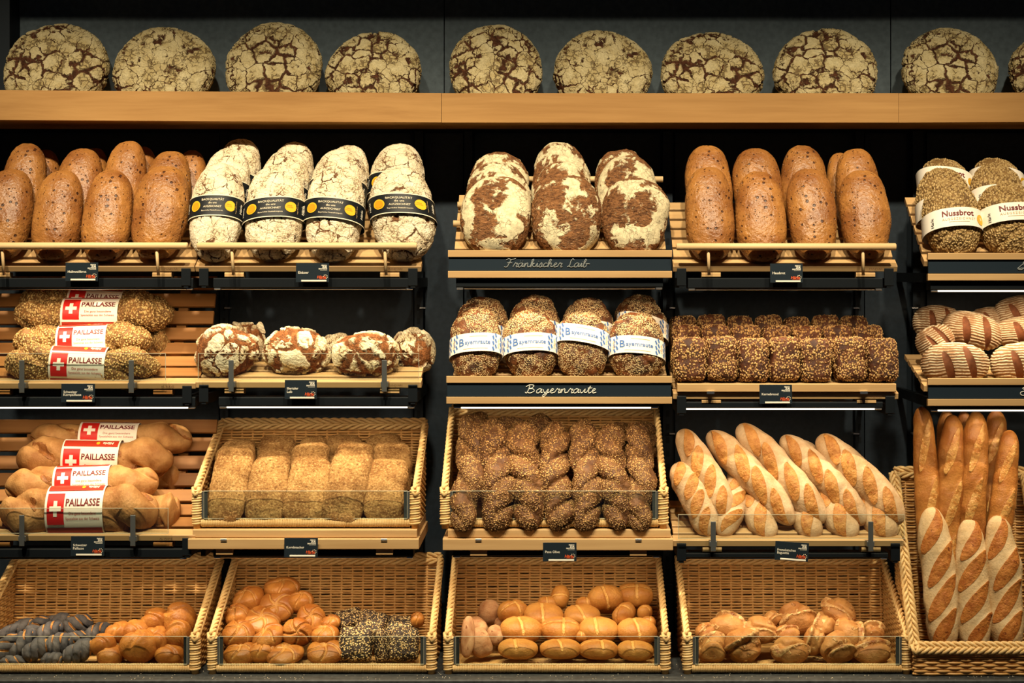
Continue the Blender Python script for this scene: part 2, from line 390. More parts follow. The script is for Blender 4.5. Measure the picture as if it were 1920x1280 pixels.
class MB:
    """collects boxes, tubes and strips into one mesh"""
    def __init__(s): s.v = []; s.f = []; s.mi = []; s.mats = []; s.n = 0
    def _m(s, m):
        if m not in s.mats: s.mats.append(m)
        return s.mats.index(m)
    def add(s, V, F, m):
        V = np.asarray(V, float); k = s._m(m)
        s.v.append(V); s.f += [[int(i) + s.n for i in f] for f in F]; s.mi += [k] * len(F); s.n += len(V)
    def box(s, c, d, m, rx=0.0, bev=0.0):
        hx, hy, hz = d[0] / 2, d[1] / 2, d[2] / 2
        b = min(bev, hx, hy, hz) * 0.999
        if b > 0:
            V = []; 
            for sx in (-1, 1):
                for (yy, zz) in ((-hy + b, -hz), (hy - b, -hz), (hy, -hz + b), (hy, hz - b), (hy - b, hz), (-hy + b, hz), (-hy, hz - b), (-hy, -hz + b)):
                    V.append((sx * hx, yy, zz))
            F = [[i, (i + 1) % 8, 8 + (i + 1) % 8, 8 + i] for i in range(8)] + [[7, 6, 5, 4, 3, 2, 1, 0], [8, 9, 10, 11, 12, 13, 14, 15]]
        else:
            V = [(x, y, z) for x in (-hx, hx) for y in (-hy, hy) for z in (-hz, hz)]
            F = [[0, 1, 3, 2], [4, 6, 7, 5], [0, 4, 5, 1], [2, 3, 7, 6], [0, 2, 6, 4], [1, 5, 7, 3]]
        V = np.array(V)
        if rx:
            c_, s_ = math.cos(rx), math.sin(rx)
            y = V[:, 1] * c_ - V[:, 2] * s_; z = V[:, 1] * s_ + V[:, 2] * c_
            V[:, 1], V[:, 2] = y, z
        s.add(V + np.array(c), F, m)
    def box2(s, a, b, m, bev=0.0):
        a = np.array(a); b = np.array(b)
        s.box((a + b) / 2, np.abs(b - a), m, bev=bev)
    def tube(s, P, r, m, sides=6, cap=True, flat=1.0):
        P = np.asarray(P, float); n = len(P)
        T = np.gradient(P, axis=0); T /= np.linalg.norm(T, axis=1)[:, None] + 1e-12
        up = np.tile(np.array([0.0, 0.0, 1.0]), (n, 1)); bad = np.abs(T[:, 2]) > 0.9
        up[bad] = (0, 1, 0) if bad.mean() > 0.5 or not bad.any() else (0, 1, 0)
        if bad.any() and not bad.all(): up[:] = (0.13, 0.99, 0.05)
        A = np.cross(T, up); A /= np.linalg.norm(A, axis=1)[:, None] + 1e-12
        B = np.cross(A, T)
        r = np.broadcast_to(np.asarray(r, float), (n,))
        ang = np.linspace(0, 2 * np.pi, sides, endpoint=False)
        V = P[:, None, :] + r[:, None, None] * (np.cos(ang)[None, :, None] * A[:, None, :] + flat * np.sin(ang)[None, :, None] * B[:, None, :])
        V = V.reshape(-1, 3); F = []
        for i in range(n - 1):
            a = i * sides
            for j in range(sides):
                k = (j + 1) % sides
                F.append([a + j, a + sides + j, a + sides + k, a + k])
        if cap:
            F.append(list(range(sides))); F.append([(n - 1) * sides + j for j in reversed(range(sides))])
        s.add(V, F, m)
    def mesh(s, name, smooth=False):
        return mesh_np(name, np.concatenate(s.v), s.f, mats=s.mats, midx=s.mi, smooth=smooth)

def link(name, me, parent=None, loc=None, mw=None):
    o = bpy.data.objects.new(name, me); COL.objects.link(o)
    if parent is not None: o.parent = parent
    if loc is not None: o.location = loc
    if mw is not None:
        l, r, s = mw.decompose(); o.location = l; o.rotation_euler = r.to_euler(); o.scale = s
    return o
def tag(o, label=None, cat=None, group=None, kind=None):
    if label: o['label'] = label
    if cat: o['category'] = cat
    if group: o['group'] = group
    if kind: o['kind'] = kind
    return o
def struct(name, me):
    return tag(link(name, me), kind='structure')
def empty(name, loc, label, cat, group=None):
    o = bpy.data.objects.new(name, None); COL.objects.link(o); o.location = loc; o.empty_display_size = 0.05
    return tag(o, label, cat, group)

# ------------------------------------------------------------------ lettering
_TX = {}
def text2d(s, size, bold=0.0, shear=0.0, spacing=1.0):
    k = (s, round(size, 5), bold, shear, spacing)
    if k in _TX: return _TX[k]
    cu = bpy.data.curves.new('lettering', 'FONT')
    cu.body = s; cu.size = 1.0; cu.align_x = 'CENTER'; cu.align_y = 'CENTER'; cu.resolution_u = 2
    cu.offset = bold; cu.shear = shear; cu.space_character = spacing
    o = bpy.data.objects.new('lettering', cu)
    me = o.to_mesh()
    V = np.array([v.co[:2] for v in me.vertices]) * size if len(me.vertices) else np.zeros((0, 2))
    F = [list(p.vertices) for p in me.polygons]
    o.to_mesh_clear(); bpy.data.objects.remove(o); bpy.data.curves.remove(cu)
    if len(V): V = V - (V.max(0) + V.min(0)) / 2
    _TX[k] = (V, F)
    return _TX[k]

def disc2d(r, n=20):
    a = np.linspace(0, 2 * np.pi, n, endpoint=False)
    return np.stack([r * np.cos(a), r * np.sin(a)], 1), [list(range(n))]
def rect2d(w, h, n=1):
    xs = np.linspace(-w / 2, w / 2, n + 1)
    V = np.concatenate([np.stack([xs, np.full(n + 1, -h / 2)], 1), np.stack([xs, np.full(n + 1, h / 2)], 1)])
    return V, [[i, i + 1, n + 2 + i, n + 1 + i] for i in range(n)]

# cursive strokes for the chalk writing, one unit = x-height
GL = {
 'F': (1.5, [[(0.1, 1.75), (0.5, 2.0), (1.0, 1.85), (1.7, 2.05)], [(0.95, 1.9), (0.75, 0.9), (0.45, 0.05), (0.0, 0.1)], [(0.4, 1.0), (0.8, 1.05), (1.25, 1.0)]]),
 'r': (0.8, [[(0.0, 0.1), (0.25, 0.9), (0.35, 1.05), (0.45, 0.85), (0.7, 0.9), (0.55, 0.3), (0.65, 0.0), (0.85, 0.15)]]),
 'a': (1.0, [[(0.75, 0.85), (0.45, 1.0), (0.1, 0.6), (0.15, 0.05), (0.5, 0.1), (0.8, 0.95), (0.75, 0.15), (1.0, 0.15)]]),
 'ä': (1.0, [[(0.75, 0.85), (0.45, 1.0), (0.1, 0.6), (0.15, 0.05), (0.5, 0.1), (0.8, 0.95), (0.75, 0.15), (1.0, 0.15)], [(0.35, 1.4), (0.38, 1.5)], [(0.7, 1.42), (0.73, 1.52)]]),
 'n': (1.1, [[(0.0, 0.2), (0.2, 0.95), (0.15, 0.0), (0.35, 0.8), (0.6, 0.95), (0.65, 0.5), (0.75, 0.05), (1.1, 0.2)]]),
 'k': (0.95, [[(0.0, 0.2), (0.4, 1.6), (0.3, 1.9), (0.15, 1.5), (0.12, 0.0), (0.3, 0.8), (0.65, 0.9), (0.35, 0.5), (0.7, 0.05), (0.95, 0.2)]]),
 'i': (0.5, [[(0.0, 0.2), (0.25, 0.95), (0.25, 0.1), (0.5, 0.2)], [(0.35, 1.35), (0.38, 1.45)]]),
 's': (0.75, [[(0.0, 0.1), (0.4, 1.05), (0.55, 0.4), (0.35, 0.0), (0.1, 0.1)], [(0.35, 0.0), (0.75, 0.2)]]),
 'c': (0.75, [[(0.65, 0.8), (0.4, 1.0), (0.1, 0.55), (0.25, 0.05), (0.75, 0.2)]]),
 'h': (1.0, [[(0.0, 0.2), (0.45, 1.6), (0.3, 1.9), (0.15, 1.4), (0.1, 0.0), (0.3, 0.8), (0.6, 0.95), (0.6, 0.15), (1.0, 0.2)]]),
 'e': (0.75, [[(0.0, 0.3), (0.4, 0.6), (0.5, 0.95), (0.25, 0.95), (0.1, 0.4), (0.3, 0.0), (0.75, 0.2)]]),
 'L': (1.2, [[(1.0, 1.7), (0.75, 2.0), (0.5, 1.4), (0.45, 0.5), (0.1, 0.05), (0.3, 0.2), (0.8, 0.0), (1.2, 0.2)]]),
 'b': (0.9, [[(0.0, 0.2), (0.4, 1.6), (0.28, 1.9), (0.12, 1.3), (0.15, 0.1), (0.5, 0.1), (0.6, 0.8), (0.45, 0.85), (1.1, 0.75)]]),
 'B': (1.6, [[(0.5, 1.9), (0.45, 0.9), (0.25, 0.0), (0.0, 0.2)], [(0.0, 1.5), (0.5, 1.95), (1.1, 1.8), (0.9, 1.2), (0.5, 1.0), (1.1, 0.95), (1.3, 0.4), (0.8, 0.0), (0.4, 0.1)]]),
 'y': (1.0, [[(0.0, 0.9), (0.15, 0.3), (0.4, 0.1), (0.75, 0.95), (0.6, -0.3), (0.25, -0.9), (0.1, -0.6), (0.5, -0.1), (1.0, 0.2)]]),
 'u': (1.05, [[(0.0, 0.9), (0.1, 0.2), (0.4, 0.1), (0.7, 0.95), (0.7, 0.15), (1.05, 0.2)]]),
 't': (0.65, [[(0.0, 0.3), (0.35, 1.7), (0.2, 0.6), (0.3, 0.0), (0.65, 0.2)], [(0.0, 1.15), (0.65, 1.2)]]),
 'E': (1.2, [[(1.0, 1.7), (0.6, 2.0), (0.2, 1.6), (0.6, 1.1), (0.1, 0.7), (0.2, 0.05), (0.7, 0.0), (1.2, 0.4)]]),
 'm': (1.5, [[(0.0, 0.2), (0.2, 0.95), (0.15, 0.0), (0.35, 0.85), (0.6, 0.9), (0.6, 0.0), (0.8, 0.85), (1.05, 0.9), (1.1, 0.1), (1.5, 0.2)]]),
 'S': (1.2, [[(0.0, 0.3), (0.7, 1.6), (0.9, 2.0), (0.6, 1.7), (0.9, 0.7), (0.6, 0.05), (0.1, 0.15), (0.5, 0.4), (1.2, 0.3)]]),
 ' ': (0.8, []),
}
def catmull(P, k=6):
    P = np.array(P, float)
    if len(P) < 3: return P
    Q = np.vstack([2 * P[0] - P[1], P, 2 * P[-1] - P[-2]]); out = []
    for i in range(1, len(Q) - 2):
        p0, p1, p2, p3 = Q[i - 1], Q[i], Q[i + 1], Q[i + 2]
        for t in np.linspace(0, 1, k, endpoint=False):
            out.append(0.5 * ((2 * p1) + (-p0 + p2) * t + (2 * p0 - 5 * p1 + 4 * p2 - p3) * t * t + (-p0 + 3 * p1 - 3 * p2 + p3) * t ** 3))
    out.append(Q[-2]); return np.array(out)
def chalk(text, x0, x1, zb, y, h, mat, up=0.0):
    wtot = sum(GL[c][0] for c in text); k = (x1 - x0) / wtot; mb = MB(); x = x0
    for c in text:
        adv, st = GL[c]
        for s_ in st:
            q = catmull(s_)
            P = np.stack([x + q[:, 0] * k + q[:, 1] * h * 0.22, np.full(len(q), y), zb + q[:, 1] * h], 1)
            mb.tube(P, 0.0012, mat, 4)
        x += adv * k
    return mb.mesh('chalk_writing')

# ------------------------------------------------------------------ paper bands wrapped round loaves
class Sect:
    """cross-section of a loaf (superellipse, flatter at the back), parametrised by arc length from the front (-y)"""
    def __init__(s, rx, ry, n=2.3, back=0.8, off=0.003):
        a = np.linspace(-np.pi, np.pi, 721)           # 0 = front
        c, sn = np.cos(a), np.sin(a)
        r = (np.abs(sn) ** n + np.abs(c) ** n) ** (-1 / n)
        x = (rx + off) * sn * r; y = -(ry + off) * c * r
        y = np.where(y > 0, y * back, y)
        d = np.hypot(np.diff(x), np.diff(y)); L = np.concatenate([[0], np.cumsum(d)]); L -= np.interp(0, a, L)
        s.L, s.x, s.y = L, x, y; s.min, s.max = L[0], L[-1]
        nx = np.gradient(y, L); ny = -np.gradient(x, L); s.nx, s.ny = nx, ny
    def at(s, a, off=0.0):
        g = lambda q: np.interp(a, s.L, q)
        return g(s.x) + g(s.nx) * off, g(s.y) + g(s.ny) * off

def wrap(sec, U, off, along, z0, tilt):
    U = np.asarray(U, float)
    if along: sarc, t = -U[:, 1], U[:, 0]
    else: sarc, t = U[:, 0], U[:, 1]
    x, y = sec.at(sarc, off)
    return np.stack([x, y, z0 + t + x * math.tan(tilt)], 1)

def band(sec, z0, hgt, tilt, base, edge, items, along=False, eh=0.0022):
    """returns (paper mesh, lettering mesh); items: (kind, data, cx, cy, mat, layer, rot)"""
    mb = MB(); n = 72
    sA = np.linspace(sec.min, sec.max, n + 1)
    def strip(t0, t1, off, mat, s0=None, s1=None, nn=n):
        q = sA if s0 is None else np.linspace(s0, s1, nn + 1)
        m_ = len(q)
        x, y = sec.at(q, off)
        V = np.concatenate([np.stack([x, y, z0 + t0 + x * math.tan(tilt)], 1), np.stack([x, y, z0 + t1 + x * math.tan(tilt)], 1)])
        F = [[i, i + 1, m_ + i + 1, m_ + i] for i in range(m_ - 1)]
        mb.add(V, F, mat)
    strip(-hgt / 2, hgt / 2, 0.0, base); strip(-hgt / 2, hgt / 2, -0.0006, base)
    if edge:
        strip(hgt / 2 - eh, hgt / 2 + 0.0003, 0.0004, edge); strip(-hgt / 2 - 0.0003, -hgt / 2 + eh, 0.0004, edge)
    lt = MB()
    for it in items:
        kind, data, cx, cy, mat, layer = it[:6]; rot = it[6] if len(it) > 6 else 0.0
        if kind == 'text': V, F = text2d(*data)
        elif kind == 'disc': V, F = disc2d(data)
        elif kind == 'rect': V, F = rect2d(data[0], data[1], max(1, int(max(data) / 0.004))) if not (along and data[1] > data[0]) else (None, None)
        elif kind == 'poly': V, F = np.array(data, float), [list(range(len(data)))]
        if V is None:
            V, F = rect2d(data[1], data[0], max(1, int(data[1] / 0.004))); V = V[:, ::-1] * np.array([1, 1]); F = [f[::-1] for f in F]
        elif kind == 'rect' and along and data[1] > 0.006:
            k = max(1, int(data[1] / 0.004)); ys = np.linspace(-data[1] / 2, data[1] / 2, k + 1)
            V = np.concatenate([np.stack([np.full(k + 1, -data[0] / 2), ys], 1), np.stack([np.full(k + 1, data[0] / 2), ys], 1)])
            F = [[i, k + 1 + i, k + 2 + i, i + 1] for i in range(k)]
        if len(V) == 0: continue
        if rot:
            c_, s_ = math.cos(rot), math.sin(rot); V = np.stack([V[:, 0] * c_ - V[:, 1] * s_, V[:, 0] * s_ + V[:, 1] * c_], 1)
        P = wrap(sec, V + np.array([cx, cy]), 0.0005 + 0.0005 * layer, along, z0, tilt)
        (lt if kind == 'text' else mb).add(P, F, mat)
    return mb.mesh('paper_band', True), (lt.mesh('lettering') if lt.n else None)

# ------------------------------------------------------------------ loaf shapes
_ICO = {}
def ico(sub):
    if sub not in _ICO:
        bm = bmesh.new(); bmesh.ops.create_icosphere(bm, subdivisions=sub, radius=1.0)
        V = np.array([v.co[:] for v in bm.verts]); F = [[v.index for v in f.verts] for f in bm.faces]; bm.free()
        _ICO[sub] = (V, F)
    return _ICO[sub]

def loaf_ico(name, mat, w, t, L, seed, sub=6, n=2.2, nz=2.3, ny=2.0, back=0.75, lump=0.010, lsc=9, taper=0.0, fn=None, pcs=1.0, bottom=None):
    """rounded loaf; width x, front -y, length z"""
    D, F = ico(sub)
    ax, ay, az = np.abs(D.T)
    r = ((ax ** n + az ** n) ** (ny / n) + ay ** ny) ** (-1 / ny) if nz is None else ((ax ** nz + az ** nz) ** (n / nz) + ay ** n) ** (-1 / n)
    P = D * r[:, None] * np.array([w / 2, t / 2, L / 2])
    sl = np.zeros(len(P))
    P[:, 1] = np.where(P[:, 1] > 0, P[:, 1] * back, P[:, 1])
    if bottom is not None: P[:, 2] = np.where(P[:, 2] < 0, P[:, 2] * bottom, P[:, 2])
    if taper: P[:, 0] *= 1 - taper * P[:, 2] / (L / 2)
    nrm = D / np.array([w, t, L]); nrm /= np.linalg.norm(nrm, axis=1)[:, None]
    d = fbm(P, lsc, seed, 3) * lump
    P = P + nrm * d[:, None]
    if fn: P, sl = fn(P, nrm, sl)
    pc = P * pcs + np.array([seed * 1.37, seed * 0.71, seed * 2.11])
    return mesh_np(name, P, F, mat, attrs={'pc': pc, 'sl': sl})

def loaf_tube(name, mat, R, L, seed, nz=150, nph=44, flat=0.85, pe=3.0, twist=0.0, lobes=2, lamp=0.0, groove=0.0, lump=0.008, lsc=14,
              bend=0.0, bulge=None, slashes=None, sdepth=0.002, back=0.85, wob=0.0, waist=0.0):
    u = np.linspace(-1, 1, nz); u = np.sin(u * np.pi / 2) * 0.35 + u * 0.65
    prof = np.clip(1 - np.abs(u) ** pe, 0, 1) ** (1 / 2.0)
    if bulge: prof = prof * (1 + bulge(u))
    ph = np.linspace(-np.pi, np.pi, nph, endpoint=False)      # 0 = front
    U, PH = np.meshgrid(u, ph, indexing='ij'); Z = U * L / 2
    rr = R * prof[:, None] * np.ones_like(PH)
    sl = np.zeros_like(PH)
    if np.any(lamp) or np.any(groove):
        a = lobes / 2 * (PH - twist * Z)
        if waist: lamp, groove = lamp * (1 - np.exp(-(U / waist) ** 6)), groove * (1 - np.exp(-(U / waist) ** 6))
        c = np.abs(np.cos(a)) 
        rr = rr * (1 + lamp * (c - 0.6) - groove * np.exp(-(c / 0.22) ** 2))
        if slashes == 'groove':
            q = np.stack([rr * np.sin(PH), rr * np.cos(PH), Z], -1).reshape(-1, 3)
            sl = 1.1 * np.exp(-(c / 0.34) ** 2) * np.clip(fbm(q, 38, seed + 3, 2).reshape(c.shape) * 2.6 + 0.62, 0, 1.2)
    if slashes and slashes != 'groove':
        cnt, ang, hl, hw = slashes
        for i in range(cnt):
            zc = (-1 + (2 * i + 1) / cnt) * L / 2 * 0.90
            pcn = 0.15 * math.sin(seed * 3 + i * 2.1)
            a, b = (PH - pcn) * R, Z - zc
            e1 = a * math.cos(ang) + b * math.sin(ang); e2 = -a * math.sin(ang) + b * math.cos(ang)
            q = (e1 / hl) ** 2 + (e2 / hw) ** 2
            m = np.clip(1.5 - q, 0, 1)
            sl = np.maximum(sl, np.clip(m * 1.3, 0, 1))
            rr = rr + prof[:, None] * (sdepth * np.exp(-((q - 1.0) / 0.35) ** 2) * (e2 > -hw * 0.2) + sdepth * 0.9 * np.clip(1 - q, 0, 1))
    X = rr * np.sin(PH); Y = -rr * np.cos(PH) * flat
    Y = np.where(Y > 0, Y * back, Y)
    P = np.stack([X, Y, Z], -1).reshape(-1, 3)
    nr = np.stack([np.sin(PH), -np.cos(PH), np.zeros_like(PH)], -1).reshape(-1, 3)
    P = P + nr * (fbm(P, lsc, seed, 3) * lump * np.repeat(np.clip(prof, 0, 1) * (1 if not waist else (1 - 0.8 * np.exp(-(u / waist) ** 6))), nph))[:, None]
    zz = P[:, 2] / (L / 2)
    P[:, 0] += bend * (1 - zz ** 2) + wob * np.sin(zz * 4 + seed)
    pc = P + np.array([seed * 1.37, seed * 0.71, seed * 2.11])
    F = []
    for i in range(nz - 1):
        for j in range(nph):
            k = (j + 1) % nph
            F.append([i * nph + j, i * nph + k, (i + 1) * nph + k, (i + 1) * nph + j])
    return mesh_np(name, P, F, mat, attrs={'pc': pc, 'sl': sl.reshape(-1)})

# crease and fold functions for small rolls (top of the roll is +z)
def star_fn(depth=0.006, arms=5, curl=1.2, R=0.045):
    def fn(P, N, sl):
        a = np.arctan2(P[:, 1], P[:, 0]); rad = np.hypot(P[:, 0], P[:, 1]) / R
        top = np.clip((P[:, 2] + 0.004) / 0.02, 0, 1)
        s = np.abs(np.sin(arms / 2 * (a + curl * rad)))
        g = np.exp(-(s * np.clip(rad, 0.12, 1.2) / 0.16) ** 2) * top
        return P - N * (depth * g)[:, None] + N * (0.3 * depth * top * (1 - g))[:, None], np.clip(g * 1.1, 0, 1)
    return fn
def cross_fn(depth=0.006, w=0.006, both=True, off=0.0):
    def fn(P, N, sl):
        top = np.clip((P[:, 2] + 0.002) / 0.02, 0, 1)
        g = np.exp(-((P[:, 0] + off + 0.12 * P[:, 1]) / w) ** 2)
        if both: g = np.maximum(g, 0.7 * np.exp(-((P[:, 1] - 0.15 * P[:, 0]) / w) ** 2))
        g = g * top
        return P - N * (depth * g)[:, None], g * 0.95
    return fn
def fold_fn(seed, depth=0.010, ls=1.0):
    r = random.Random(seed); an = r.uniform(0, 6.28); k = r.uniform(-0.01, 0.01)
    def fn(P, N, sl):
        top = np.clip((P[:, 2] + 0.010) / 0.02, 0, 1)
        x = P[:, 0] * math.cos(an) + P[:, 1] * math.sin(an) + 0.012 * np.sin(P[:, 1] * 90 + seed)
        g = np.exp(-((x - k) / 0.006) ** 2) * top
        lip = np.exp(-((x - k - 0.011) / 0.007) ** 2) * top
        sp = fbm(P, 55, seed, 2)
        s = np.clip(lip * 0.8 + np.clip(sp - 0.05, 0, 1) * 1.6 * top, 0, 1)
        return P - N * (depth * g)[:, None] + N * (0.45 * depth * lip)[:, None], s * ls
    return fn
def dimple_fn(gr):
    def fn(P, N, sl):
        g = np.zeros(len(P))
        for (x, z, wd, sl_) in gr:
            g = np.maximum(g, np.exp(-(((P[:, 0] - x) + sl_ * (P[:, 2] - z)) / wd) ** 2) * (P[:, 1] < 0.01) * np.exp(-((P[:, 2] - z) / 0.045) ** 2))
        return P - N * (0.005 * g)[:, None], np.clip(g * 1.15, 0, 1)
    return fn

# ------------------------------------------------------------------ room shell
def boxmesh(name, a, b, m, bev=0.0):
    mb = MB(); mb.box2(a, b, m, bev); return mb.mesh(name)
COUNTER_Z = 0.617
WALL_Y = 0.45
struct('floor', boxmesh('floor', (-3.2, -5.2, -0.05), (3.2, WALL_Y + 0.1, 0.0), M['floor']))
struct('ceiling', boxmesh('ceiling', (-3.2, -5.2, 4.2), (3.2, WALL_Y + 0.1, 4.25), M['ceil']))
struct('wall_back', boxmesh('wall_back', (-3.2, WALL_Y, 0.0), (3.2, WALL_Y + 0.1, 4.2), M['post']))
struct('wall_left', boxmesh('wall_left', (-3.25, -5.2, 0.0), (-3.2, WALL_Y + 0.1, 4.2), M['ceil']))
struct('wall_right', boxmesh('wall_right', (3.2, -5.2, 0.0), (3.25, WALL_Y + 0.1, 4.2), M['ceil']))
struct('trim_1', boxmesh('trim_1', (-2.4, 0.15, 2.58), (2.4, WALL_Y, 2.70), M['dark']))
# slate panels behind the top shelf and in the bays
zt0, zt1 = 2.09, 2.578
for i, (a, b) in enumerate([(-60, 18), (19, 832), (834, 1669), (1671, 2100)]):
    yy = 0.42 if i else 0.33
    xa, xb = (a - VX) * SS(yy), (b - VX) * SS(yy)
    struct('trim_%d' % (i + 2), boxmesh('trim', (xa, yy, zt0), (xb, WALL_Y - 0.002, zt1), M['wall'] if i else M['post']))
k = 6
for (a, b, y0, y1) in [(-60, 410, 350, 1240), (430, 775, 350, 1240), (797, 868, 350, 1240), (890, 1238, 350, 1240), (1266, 1600, 350, 1240), (1622, 1700, 350, 1240), (1738, 2150, 350, 1240)]:
    yy = 0.435
    s = SS(yy)
    struct('trim_%d' % k, boxmesh('trim', ((a - VX) * s, yy, COUNTER_Z), ((b - VX) * s, WALL_Y - 0.002, 2.07), M['wall2'])); k += 1

def serrated(name, px, wpx, y):
    mb = MB(); s = SS(y); x = (px - VX) * s; w = wpx * s
    mb.box2((x - w / 2, y, COUNTER_Z), (x + w / 2, WALL_Y - 0.016, 2.075), M['post'], 0.001)
    for i in range(34):
        z = COUNTER_Z + 0.03 + i * 0.038
        mb.box2((x - w * 0.18, y - 0.0006, z), (x + w * 0.18, y, z + 0.018), M['dark'])
    return mb.mesh(name)
UP = [(420, 15, 'between the two left bays'), (785, 16, 'at the right edge of the ciabatta bay'), (878, 14, 'left of the middle bay'),
      (1252, 18, 'right of the middle bay'), (1612, 16, 'behind the white baguettes'), (1722, 20, 'left of the far right bay')]
for px, w, wh in UP:
    o = tag(link('upright', serrated('upright', px, w, 0.41)), 'navy slotted metal upright on the wall ' + wh, 'post', 'slotted uprights holding the shelves')
    for py in (577, 812):
        c = W(px + (8 if px < 1500 else -8), py, 0.40)
        mb = MB(); mb.box((c.x, 0.398, c.z), (0.016, 0.03, 0.004), M['bright'], bev=0.001)
        link('peg', mb.mesh('peg'), o)

# counter
cnt = tag(link('counter', boxmesh('counter', (-1.9, -0.07, COUNTER_Z - 0.03), (1.6, WALL_Y - 0.002, COUNTER_Z), M['counter'], 0.003)),
          'dark grey speckled counter top carrying the bottom row of baskets', 'counter')
tag(link('base_cabinet', boxmesh('base_cabinet', (-1.88, -0.03, 0.0), (1.58, 0.43, COUNTER_Z - 0.031), M['dark'], 0.003)), 'black cabinet front below the counter', 'cabinet')
cr = MB(); rr_ = random.Random(3)
for i in range(420):
    x, y = rr_.uniform(-1.6, 1.4), rr_.uniform(-0.06, 0.12) if i % 3 else rr_.uniform(-0.068, -0.02)
    q = rr_.uniform(0.0005, 0.0014)
    cr.box((x, y, COUNTER_Z + q * 0.5), (q * 1.3, q, q), M['cream'], rx=rr_.random())
tag(link('crumbs', cr.mesh('crumbs')), 'pale bread crumbs scattered on the dark counter', 'crumbs', kind='stuff')

# ------------------------------------------------------------------ top shelf boards
def prism(name, P, z0, z1, m):
    n = len(P); V = [(x, y, z0) for x, y in P] + [(x, y, z1) for x, y in P]
    F = [[i, (i + 1) % n, n + (i + 1) % n, n + i] for i in range(n)] + [list(reversed(range(n))), [n + i for i in range(n)]]
    return mesh_np(name, V, F, m, smooth=False)
YS = 0.20
ZS0, ZS1 = EYE + (VY - 229.5) * SS(YS), EYE + (VY - 174.5) * SS(YS)
xj1, xj2 = (828 - VX) * SS(YS), (1685 - VX) * SS(YS)
def top_board(P, lb):
    (xa, ya), (xb, yb) = P
    o = link('shelf_board', prism('shelf_board', [(xa, ya), (xb, yb), (xb, yb + 0.024), (xa, ya + 0.024)], ZS0, ZS1, M['oak']))
    tag(o, lb, 'shelf', 'oak boards of the top shelf')
    link('recessed_tray', prism('recessed_tray', [(xa, ya + 0.0245), (xb, yb + 0.0245), (xb, 0.419), (xa, 0.419)], ZS0 + 0.001, ZTRAY, M['oak']), o)
ZTRAY = ZS1 - 0.052
top_board([(-1.66, YS - 0.085), (xj1 - 0.0006, YS - 0.002)], 'thick oak shelf board under the four left rye rounds')
top_board([(xj1 + 0.0006, YS), (xj2 - 0.0006, YS)], 'thick oak shelf board in the middle, under four rye rounds')
top_board([(xj2 + 0.0006, YS + 0.002), (1.6, YS - 0.03)], 'short visible piece of oak shelf board at the right edge')

